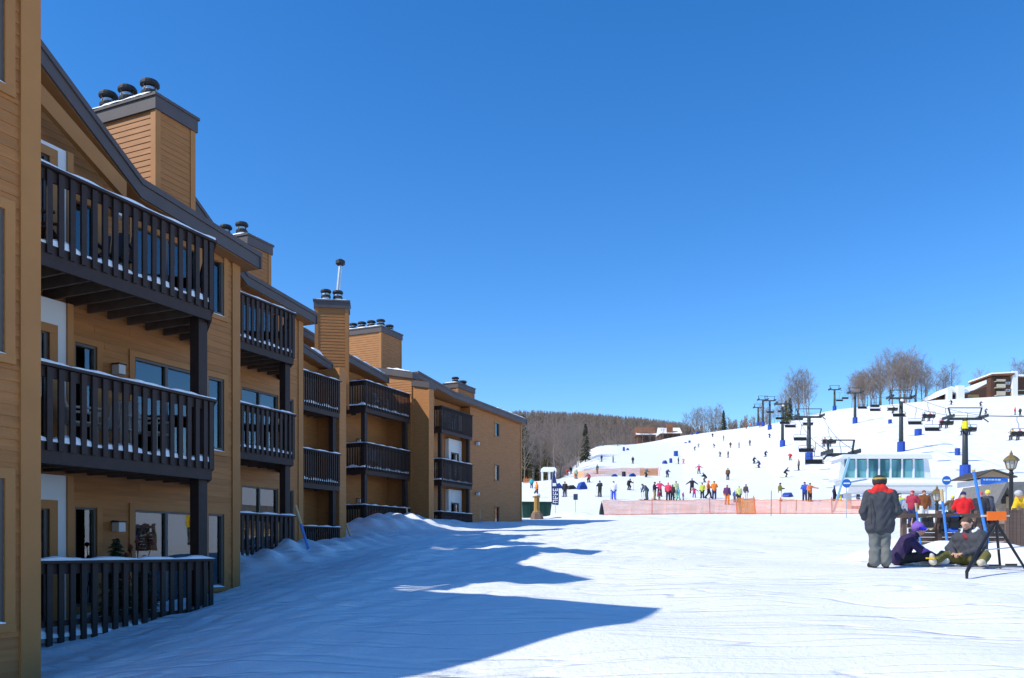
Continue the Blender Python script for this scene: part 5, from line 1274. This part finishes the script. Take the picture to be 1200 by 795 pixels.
def lamp_post(label, px, Y, top_py, k=1.0):
    o = empty('lamp_post', at(px, Y), 0, label=label, category='street lamp'); H = (645-top_py)/1000*Y-o.location.z
    gold = mat('aged_brass', (.20, .145, .06), .5, .2, metal=.4); gl = mat('lantern_glass', (.42, .42, .39), .25, .1)
    s = k; z = H-.66*s
    MB().lathe([(.14, -.2), (.14, .25), (.075, .35), (.06, z-.15), (.085, z-.12), (.05, z-.04), (.07, z)], n=12).build('post', M_BLACK, o)
    MB().lathe([(.06*s, 0), (.12*s, .03*s), (.13*s, .05*s)], (0, 0, z), 8).build('collar', gold, o)
    MB().lathe([(.125*s, .05*s), (.19*s, .30*s)], (0, 0, z), 8).build('glass', gl, o)
    c = MB()
    for i in range(8): a = i*math.pi/4; c.bar((.13*s*math.cos(a), .13*s*math.sin(a), z+.05*s), (.197*s*math.cos(a), .197*s*math.sin(a), z+.30*s), .018*s)
    c.build('glazing_bars', gold, o)
    MB().lathe([(.25*s, .30*s), (.25*s, .33*s), (.2*s, .40*s), (.1*s, .48*s), (.05*s, .50*s), (.05*s, .55*s), (.025*s, .6*s), (.005, .66*s)], (0, 0, z), 8).build('hood', gold, o)
lamp_post('black lamp post with a brass lantern at the right edge', 1185, 28, 528); lamp_post('smaller lamp post with a brass lantern behind the fence rail', 1098, 34, 569)
def kiosks():
    Y = 36; o = empty('grey_kiosk', at(1182, Y), 0, label='small grey kiosk with steep gable and pale stone front, by the brass lamp', category='kiosk'); g = o.location.z; X = o.location.x
    def q(px, py): return ((px-600)/1000*Y-X, (645-py)/1000*Y-g)
    L = q(1164, 0)[0]; Rr = q(1180, 0)[0]; zt = q(0, 566)[1]; ze = q(0, 588)[1]; rg = mat('grey_shingle', (.16, .155, .15), .85, .2); st = mat('tan_stone', (.33, .25, .17), .85, .25, 4, .5, 12)
    MB().prism([(L+.1, -.3), (Rr-.05, -.3), (Rr-.05, ze), (L+.42, zt-.25), (L+.1, ze)], 'y', 0, .1).build('gable_wall', st, o); MB().box(Rr-.04, Rr+2.2, .0, 3, -.3, ze+.2).build('side_wall', mat('tan_board', (.4, .28, .17), .8, .1), o)
    MB().prism([(L-.05, ze-.1), (L+.42, zt), (Rr+2.2, zt+.05), (Rr+2.2, ze-.1), (Rr+.25, ze-.12), (L+.46, zt-.2), (L+.08, ze-.14)], 'y', -.25, 3.2).build('roof', rg, o)
    MB().box(L+.34, L+.52, -.03, -.002, ze-.1, ze+.25).build('vent_window', M_ROOM, o)
    Y = 56; o = empty('ticket_booth', at(1166, Y), 0, label='small white booth with low gable roof and a bright blue banner', category='booth'); g = o.location.z; X = o.location.x
    L = (1147-600)/1000*Y-X; Rr = (1184-600)/1000*Y-X
    def z(py): return (645-py)/1000*Y-g
    ww = mat('booth_white', (.7, .7, .72), .7, .05); MB().box(L+.15, Rr-.15, 0, 3, -.3, z(562)).build('wall', ww, o)
    MB().prism([(L-.1, z(560)), (Rr+.1, z(560)), ((L+Rr)/2-.2, z(552))], 'y', -.1, 3).build('gable', mat('tan_board', (.4, .28, .17)), o); MB().prism([(L-.3, z(560.5)), (L-.25, z(559)), ((L+Rr)/2-.2, z(550.5)), (Rr+.3, z(559)), (Rr+.3, z(560.5)), ((L+Rr)/2-.2, z(552))], 'y', -.3, 3.2).build('roof', mat('dark_trim', (.07, .06, .05), .7), o)
    bn = MB().box(L+.1, Rr-.2, -.08, -.03, z(568.5), z(560.8)).build('banner', mat('banner_blue', (.04, .2, .65), .5, .1), o)
    wm = mat('flag_white', (.8, .8, .8))
    x = L+.25
    for wd in (.12, .16, .1, .18, .12, .2): MB().box(x, x+wd, -.095, -.082, z(563.6), z(562)).build('letter', wm, bn); x += wd+.05
    for py in (573, 577, 581): MB().box(L+.3, Rr-.4, -.02, -.003, z(py+1), z(py)).build('shelf_line', mat('booth_grey', (.4, .42, .48), .6), o)
kiosks()
def tripod():
    Y = 15.6; ap = pp(1167, 612, Y); o = empty('tripod_stand', (ap.x, ap.y, gz(ap.x, ap.y)), 0, label='black tripod stand holding a small orange sign', category='tripod'); b = o.location
    rb = mat('black_rubber', (.018, .018, .02), .5, .2); A = ap-b
    f1 = pp(1133, 671, Y-.9)-b; f1.z = gz(b.x+f1.x, b.y+f1.y)-b.z; kn = A.lerp(f1, .72)+Vector((-.04, 0, .03)); MB().tube([A, kn, f1+Vector((0, 0, .12)), f1], [.03, .034, .03, .022], 8).build('leg', rb, o)
    MB().tube([A.lerp(f1, .45)+Vector((.05, 0, 0)), A.lerp(f1, .8)+Vector((-.03, 0, 0))], .02, 6).build('strut', rb, o)
    f2 = Vector((pp(1205, 642, Y+.3).x-b.x, .35, 0)); f2.z = gz(b.x+f2.x, b.y+f2.y)-b.z; MB().tube([A, f2], [.03, .022], 8).build('leg', rb, o)
    f3 = Vector((pp(1174, 640, Y+.7).x-b.x, .75, 0)); f3.z = gz(b.x+f3.x, b.y+f3.y)-b.z; MB().tube([A, f3], [.028, .022], 8).build('leg', rb, o)
    MB().lathe([(.05, -.06), (.055, .03), (.03, .06)], tuple(A), 8).build('head', rb, o)
    s0 = pp(1156, 610.5, Y)-b; s1 = pp(1177.5, 600, Y)-b; MB().box(s0.x, s1.x, s0.y-.05, s0.y-.01, s0.z, s1.z).build('sign_board', mat('sign_orange', (.85, .16, .015), .5, .06), o)
    c0 = pp(1150, 606, Y)-b; c1 = pp(1183, 604, Y)-b; MB().box(c0.x, c1.x, c0.y-.005, c0.y+.02, c0.z, c1.z).build('cross_bar', mat('pale_bar', (.7, .66, .5), .5), o)
    MB().tube([pp(1147, 645.5, Y)-b, pp(1200, 641, Y+.4)-b], .012, 6).build('brace_rod', M_STEEL, o)
tripod()
for i, (px, py, rz, l) in enumerate(((1166, 659, 1.35, 'dark ski lying on the snow in front of the tripod, left one'), (1185, 657, 1.5, 'dark blue ski lying on the snow under the tripod, right one'))):
    ski_mesh(); Y = 16.2+.3*i; o = put('ski', SHARE['ski'], None, loc=at(px, Y, .02), rot=(0, 0, rz), label=l, category='ski', group='skis lying on the snow')
    b = put('binding', MB().box(-.03, .03, -.1, .1, .035, .07).mesh('binding', M_BLACK), o)

# distant helpers behind the rack
for l, px, Y, rz, po, j, tr, ht, h in (
 ('person in red jacket and khaki trousers seen from behind at the rack', 1129, 26, 2.9, 'arms_front', (.62, .015, .02), (.3, .22, .13), NAVY, 1.5), ('person in dark clothes with a red scarf right of the red jacket', 1149, 29, 2.6, 'stand', (.03, .03, .04), BLK, (.6, .1, .1), 1.5),
 ('person in yellow jacket leaning at the right edge', 1209, 25, -1.3, 'bent', (.7, .45, .02), (.2, .18, .15), (.5, .5, .5), 1.75), ('person in red and navy jacket left of the small lamp post', 1069, 44, 2.2, 'arms_front', (.35, .03, .06), NAVY, (.5, .03, .04), 1.8),
 ('stout person in brown coat left of the small lamp post', 1083, 46, 3.1, 'stand', (.22, .07, .02), (.6, .6, .58), (.2, .06, .02), 1.85), ('person in lime jacket right of the standing man', 1055, 62, 2.9, 'stand', LIME, (.4, .45, .2), WHT, 1.7), ('person in blue and white beside the lime jacket', 1060, 60, 2.5, 'walk', (.1, .16, .35), GRY, WHT, 1.6),
 ('person in yellow helmet and brown jacket by the round blue sign', 1116, 40, 0, 'arms_out', (.12, .08, .05), BLK, (.7, .6, .05), 1.5), ('person with yellow hat and pink scarf before the grey kiosk', 1157, 33, .2, 'stand', (.1, .1, .12), BLK, (.8, .65, .1), 1.65), ('small grey-clad person between the lime jacket and the red one', 1063, 52, 3, 'stand', (.3, .32, .35), NAVY, WHT, 1.5)):
    person(l, at(px, Y), rz, po, j, tr, ht, h, fine=Y < 35, group='people in the base area behind the rack')
# ------------------------------------------------------------------ the three near figures
def near_mesh(name, prims, mats, h=.0125, k=.03, wr=.0065): return sdf_mesh(name, prims, h, mats, k, wr)
def hand(parent, base, direction, up, curl=.5, mt=SKIN, s=1.0, side=1):
    """palm, four unequal curled fingers and a thumb from the side of the palm"""
    d = Vector(direction).normalized(); u = Vector(up); u = (u-d*u.dot(d)).normalized(); x = d.cross(u)*side; b = Vector(base); P = []
    pe = b+d*.075*s
    for q in (-.028, -.009, .010, .029): P.append(('c', tuple(b+x*q*s*.7), tuple(pe+x*q*s), .019*s, .0155*s, 0))
    for q, L in ((-.030, .062), (-.010, .075), (.010, .072), (.029, .055)):
        p = pe+x*q*s; dv = d.copy()
        for i, f in enumerate((.45, .32, .23)):
            dv = (dv*math.cos(curl*.7)-u*math.sin(curl*.7)).normalized(); n = p+dv*L*f*s; P.append(('c', tuple(p), tuple(n), .0095*s, .0085*s, 0)); p = n
    t0 = b+d*.02*s+x*-.03*s; t1 = t0+(d*.6-x*.7-u*.3).normalized()*.035*s; t2 = t1+(d*.9-u*.4-x*.1).normalized()*.03*s; P += [('c', tuple(t0), tuple(t1), .014*s, .0115*s, 0), ('c', tuple(t1), tuple(t2), .0115*s, .0095*s, 0)]
    me = sdf_mesh('hand', P, .0045*s, [mt], .006); return put('hand', me, parent)
CH = (.055, .06, .072)
def standing_man():
    l = at(1031, 16.5); o = empty('person', l, R(168), label='man standing with his back turned, charcoal jacket with red collar, grey trousers', category='person')
    Jd = J(pelvis=(0, 0, 1.02), chest=(0, .02, 1.32), neck=(0, -.0, 1.52), head=(.0, -.03, 1.665), shl=(-.215, .02, 1.42), shr=(.215, .02, 1.42), ell=(-.315, .06, 1.10), elr=(.315, .06, 1.10), wrl=(-.25, -.16, .98), wrr=(.25, -.16, .98), hal=(-.19, -.23, .97), har=(.19, -.23, .97),
      hil=(-.095, 0, .9), hir=(.095, 0, .9), knl=(-.10, -.02, .5), knr=(.095, -.02, .5), anl=(-.10, .02, .13), anr=(.09, .02, .13), tol=(-.15, -.2, .06), tor=(.13, -.22, .06))
    P = base_prims(Jd, 1.1)
    P = [p for p in P if not (p[0] == 'e')]
    P += [('c', (-.12, .0, .80), (-.12, .03, 1.3), .155, .14, 0), ('c', (.12, .0, .80), (.12, .03, 1.3), .155, .14, 0), ('c', (0, .01, .8), (0, .05, 1.3), .17, .15, 0),
          ('c', (-.105, .01, .3), (-.105, .03, .14), .105, .105, 1), ('c', (.1, .01, .3), (.1, .03, .14), .105, .105, 1),
          ('c', (-.07, .02, 1.50), (.07, .02, 1.50), .082, .082, 6), ('c', (-.05, .04, 1.545), (.05, .04, 1.545), .072, .072, 6), ('c', (-.19, .06, 1.475), (-.11, .07, 1.455), .05, .05, 6), ('c', (.19, .06, 1.475), (.11, .07, 1.455), .05, .05, 6),
          ('e', (0, -.03, 1.665), (.083, .102, .118), 3), ('e', (-.086, -.02, 1.65), (.018, .03, .035), 3), ('e', (.086, -.02, 1.65), (.018, .03, .035), 3), ('e', (0, -.135, 1.645), (.016, .025, .022), 3), ('c', (-.02, -.125, 1.6), (.02, -.125, 1.6), .01, .01, 3)]
    me = near_mesh('body', P, [cloth(CH), cloth((.15, .16, .155)), cloth((.018, .018, .02)), SKIN, cloth(BLK), cloth(BLK), cloth((.66, .03, .025))]); put('body', me, o)
    # knitted hat with gold band, charcoal jacket seam lines
    hat = sdf_mesh('hat', [('e', (0, -.02, 1.705), (.112, .128, .098), 0), ('c', (-.03, -.02, 1.68), (.03, -.02, 1.68), .106, .106, 0), ('e', (0, -.02, 1.725), (.1145, .131, .028), 1)], .012, [cloth((.04, .035, .03)), cloth((.36, .26, .08))], .02); put('hat', hat, o)
    m = MB(); 
    for s in (-1, 1): m = MB(); m.tube([(s*.2, .185, 1.36), (s*.2, .22, 1.1), (s*.19, .2, .84)], .006, 5); m.build('seam', cloth((.03, .032, .04)), o)
    gx = MB(); gx.tube([(-.1, -.09, 1.69), (-.05, -.135, 1.69), (.05, -.135, 1.69), (.1, -.09, 1.69)], .03, 8); gx.build('goggles', mat('goggle_grey', (.3, .32, .33), .2), o)
    # trouser creases
    return o
standing_man()
def seated_purple():
    l = at(1060, 17.2); o = empty('person', l, R(62), label='person in purple knit hat and dark violet jacket sitting on the snow', category='person')
    # local -Y is forward: to the right in the picture
    P = []
    V = (0, 0, .1)
    P += [('c', (-.09, .12, .16), (-.12, -.05, .45), .165, .16, 0), ('c', (.09, .12, .16), (.12, -.05, .45), .165, .16, 0), ('c', (-.15, -.10, .5), (.15, -.10, .5), .11, .11, 0), ('c', (0, -.08, .5), (0, -.2, .62), .13, .085, 0)]
    for s in (-1, 1):
        P += [('c', (s*.2, -.10, .5), (s*.26, -.3, .3), .085, .07, 6 if s > 0 else 0), ('c', (s*.26, -.3, .3), (s*.14, -.52, .2), .068, .05, 7)]
        P += [('c', (s*.12, .05, .13), (s*.24, -.42, .18), .115, .09, 1), ('c', (s*.24, -.42, .18), (s*.1, -.62, .1), .09, .07, 1), ('c', (s*.1, -.6, .08), (s*.08, -.75, .09), .075, .06, 2)]
    P += [('e', (0, -.27, .7), (.082, .1, .115), 3), ('e', (0, -.375, .68), (.015, .022, .02), 3)]
    me = near_mesh('body', P, [cloth((.035, .022, .075)), cloth(BLK), cloth((.55, .55, .52)), SKIN, cloth(BLK), cloth(BLK), cloth((.12, .13, .2)), cloth((.26, .1, .42))]); put('body', me, o)
    hat = sdf_mesh('hat', [('e', (0, -.245, .755), (.115, .125, .115), 0), ('e', (0, -.225, .86), (.04, .04, .03), 0)], .012, [cloth((.19, .1, .42))], .02); put('hat', hat, o)
    g = MB(); g.tube([(-.11, -.27, .73), (-.065, -.375, .72), (.065, -.375, .72), (.11, -.27, .73)], .036, 8); g.build('goggles', mat('goggle_blue', (.04, .03, .6), .3), o)
    for s in (-1, 1): hand(o, (s*.13, -.54, .19), (-s*.35, -.8, -.25), (0, -.2, 1), .7, side=s)
    a = put('ski_boot', MB().prism([(-.14, 0), (.14, 0), (.15, .1), (.02, .16), (-.02, .3), (-.14, .3)], 'x', -.06, .06).mesh('ski_boot', mat('boot_grey', (.55, .56, .54), .4)), None, loc=at(1081, 17.0), rot=(0, 0, R(110)), label='pale grey ski boot on the snow by the purple-hatted person', category='boot')
    put('buckle', MB().box(-.07, .07, .02, .06, .12, .15).mesh('buckle', M_STEEL), a)
seated_purple()
def seated_man():
    l = at(1136, 16.9); o = empty('person', l, R(-58), label='man in dark grey puffy jacket and olive trousers sitting on the snow, hands clasped', category='person')
    P = [('c', (-.1, .1, .17), (-.12, .06, .55), .18, .165, 0), ('c', (.1, .1, .17), (.12, .06, .55), .18, .165, 0), ('c', (-.19, .05, .6), (.19, .05, .6), .115, .115, 0), ('c', (0, .03, .58), (0, -.03, .72), .13, .09, 0)]
    for s in (-1, 1): P += [('c', (s*.24, .04, .58), (s*.33, -.12, .34), .095, .085, 0), ('c', (s*.33, -.12, .34), (s*.1, -.36, .24), .085, .06, 0)]
    P += [('c', (-.11, .0, .14), (-.26, -.46, .2), .125, .1, 1), ('c', (-.26, -.46, .2), (-.2, -.86, .1), .1, .08, 1), ('c', (-.2, -.84, .09), (-.19, -.94, .1), .07, .06, 2), ('c', (-.19, -.94, .08), (-.19, -.96, .2), .06, .05, 2)]
    P += [('c', (.11, .0, .14), (.42, -.2, .2), .125, .1, 1), ('c', (.42, -.2, .2), (.5, -.42, .1), .1, .08, 1), ('c', (.5, -.42, .08), (.52, -.54, .07), .068, .06, 2)]
    P += [('c', (0, .0, .70), (0, -.06, .78), .06, .06, 3), ('e', (0, -.10, .835), (.085, .108, .115), 3), ('e', (0, -.205, .79), (.016, .024, .026), 3), ('c', (-.022, -.185, .752), (.022, -.185, .752), .011, .011, 3), ('e', (-.088, -.08, .83), (.018, .03, .034), 3), ('e', (.088, -.08, .83), (.018, .03, .034), 3), ('c', (-.04, -.195, .825), (-.02, -.202, .825), .01, .01, 3), ('c', (.04, -.195, .825), (.02, -.202, .825), .01, .01, 3)]
    P += [('c', (-.13, .05, .72), (.13, .05, .72), .05, .05, 6), ('c', (-.13, .03, .70), (-.12, -.05, .68), .035, .03, 6), ('c', (.13, .03, .70), (.12, -.05, .68), .035, .03, 6), ('c', (-.05, -.12, .62), (.03, -.15, .56), .03, .03, 7)]
    P += [('c', (-.2, .0, zz), (.2, .0, zz), .155, .155, 0) for zz in (.28, .40, .52)]
    me = near_mesh('body', P, [cloth((.05, .055, .068)), cloth((.135, .125, .035)), cloth((.55, .5, .4)), SKIN, cloth(BLK), cloth(BLK), cloth((.6, .62, .64)), cloth((.2, .03, .04))]); put('body', me, o)
    # quilting seams on the jacket
    hr = sdf_mesh('hair', [('e', (0, -.085, .875), (.096, .118, .098), 0), ('c', (-.06, .0, .83), (.06, .0, .83), .06, .06, 0), ('c', (-.05, -.17, .895), (.05, -.17, .895), .028, .028, 0)], .012, [mat('short_hair', (.10, .065, .045), .8, .25, 20, .5, 50)], .02); put('hair', hr, o)
    for s in (-1, 1):
        put('eye', MB().lathe([(.001, -.006), (.006, 0), (.001, .006)], n=6).mesh('eye', M_BLACK), o, loc=(s*.033, -.2, .815)); hand(o, (s*.09, -.38, .24), (-s*.75, -.5, -.1), (0, .1, 1), .9, side=s, s=1.1)
    b = put('strap_buckle', MB().box(-.28, -.1, -1.02, -.9, .14, .17).mesh('strap_buckle', mat('boot_yellow', (.6, .42, .04), .4)), o)
    bt = empty('ski_boot', at(1110, 17.4), R(70), label='navy blue ski boot lying on the snow behind the outstretched leg', category='boot'); MB().prism([(-.16, 0), (.16, 0), (.17, .1), (.02, .17), (-.02, .28), (-.15, .28)], 'x', -.06, .06).build('shell', mat('boot_navy', (.02, .06, .25), .35), bt); MB().box(-.065, .065, -.02, .04, .13, .16).build('buckle', M_STEEL, bt)
seated_man()

# ------------------------------------------------------------------ things on the balconies
def patio_chair(label, root, t, d, F, rz, col, name='patio_chair'):
    w = root.matrix_world if False else None
    p = root.location+Matrix.Rotation(ANG, 3, 'Z') @ Vector((t, d, F)); o = empty(name, p, ANG+rz, label=label, category='chair', group='chairs out on the condo balconies'); m_ = cloth(col)
    for i in range(5): x = -.2+i*.1; MB().box(x-.035, x+.035, -.24, .2, .40, .42).build('seat_slat', m_, o)
    for i in range(5): x = -.2+i*.1; MB().prism([(.2, .42), (.23, .42), (.36, .95-.03*abs(i-2)), (.33, .95-.03*abs(i-2))], 'x', x-.035, x+.035).build('back_slat', m_, o)
    for s in (-1, 1):
        MB().bar((s*.25, -.22, 0), (s*.25, -.22, .62), .04).build('leg', m_, o); MB().bar((s*.25, .22, 0), (s*.25, .24, .62), .04).build('leg', m_, o); MB().bar((s*.25, -.28, .63), (s*.25, .3, .63), .06, .03).build('armrest', m_, o)
CR = (.55, .52, .46)
patio_chair('cream patio chair on the middle balcony of the tall near block, left one', b1, 1.35, .75, FL[1], R(60), CR); patio_chair('cream patio chair on the middle balcony of the tall near block, middle one', b1, 1.95, .8, FL[1], R(-70), CR); patio_chair('cream patio chair on the middle balcony of the tall near block, right one', b1, 2.6, .7, FL[1], R(20), CR)
patio_chair('dark patio chair on the top balcony of the tall near block, left one', b1, .6, .8, FL[2], R(40), (.08, .03, .025)); patio_chair('dark patio chair on the top balcony of the tall near block, right one', b1, 1.9, .75, FL[2], R(-60), (.05, .05, .055))
patio_chair('dark folded chair on the lowest balcony of the second block', b2, 1.9, .8, FL[0], R(30), (.05, .05, .055)); patio_chair('white chair on the middle balcony of the second block', b2, 1.6, .8, FL[1], R(-30), (.6, .6, .6))
patio_chair('pale chair on the top snowy balcony of the block before the pier', b4, 2.2, .6, FL[2], R(10), (.5, .48, .44)); patio_chair('grey chair on the middle snowy balcony of the block before the pier', b4, 1.6, .6, FL[1], R(-40), (.4, .4, .4)); patio_chair('white chair on the middle balcony of the far end block', b5, .5, .45, FL[1], R(20), (.65, .65, .65)); patio_chair('pale chair on the top balcony of the far end block', b5, 1.6, .45, FL[2], R(0), (.5, .5, .5))
def loc_on(root, t, d, z): return root.location+Matrix.Rotation(ANG, 3, 'Z') @ Vector((t, d, z))
pt = empty('potted_evergreen', loc_on(b1, 1.9, .7, FL[0]-.1), 0, label='small dark potted evergreen behind the ground floor railing', category='plant')
MB().lathe([(.16, 0), (.2, .3)], n=12).build('pot', mat('pot_brown', (.1, .05, .03), .7), pt)
cmesh = put('foliage', CONS[0][1], pt, loc=(0, 0, .2)); cmesh.scale = (.16, .16, .11)
pt = empty('potted_evergreen', loc_on(b1, 2.5, .75, FL[0]-.1), 0, label='second potted evergreen right of the first behind the ground floor railing', category='plant'); MB().lathe([(.15, 0), (.18, .28)], n=12).build('pot', mat('pot_brown', (.1, .05, .03)), pt); c2 = put('foliage', CONS[0][1], pt, loc=(0, 0, .2)); c2.scale = (.14, .14, .085)
dp = empty('dried_flowers', loc_on(b1, 2.75, 1.2, FL[0]-.1), 0, label='dried reddish flower stalks beside the wall lamp on the ground floor', category='plant')
r3 = random.Random(2); mb = MB(); mh = MB()
for i in range(9):
    a = Vector((r3.uniform(-.08, .08), r3.uniform(-.08, .08), .25)); e = a+Vector((r3.uniform(-.45, .45), r3.uniform(-.2, .2), r3.uniform(.8, 1.2))); mb.tube([a, a.lerp(e, .5)+Vector((0, 0, .1)), e], .008, 4); mh.lathe([(.01, -.03), (.045, 0), (.03, .04), (.002, .06)], tuple(e), 7)
mb.build('stems', mat('dry_stem', (.12, .06, .03), .8), dp, kind='stuff'); mh.build('flower_heads', mat('dry_flower', (.16, .04, .03), .8), dp, kind='stuff'); MB().lathe([(.12, 0), (.16, .28)], n=10).build('pot', mat('pot_brown', (.1, .05, .03)), dp)
og = mat('sled_orange', (.75, .12, .02), .45, .1)
for i in range(2):
    s = empty('plastic_sled', loc_on(b4, .45+i*.75, .32, FL[0]+.04), ANG, label='orange plastic sled standing behind the lowest railing before the pier, %s one' % ('left', 'right')[i], category='sled', group='orange sleds on the balcony')
    MB().prism([(-.26, 0), (.26, 0), (.28, .7), (.2, .86), (-.2, .86), (-.28, .7)], 'y', -.03, .03).build('hull', og, s); MB().tube([(-.24, -.05, .05), (-.26, -.05, .7), (.26, -.05, .7), (.24, -.05, .05)], .02, 6).build('rim', og, s)
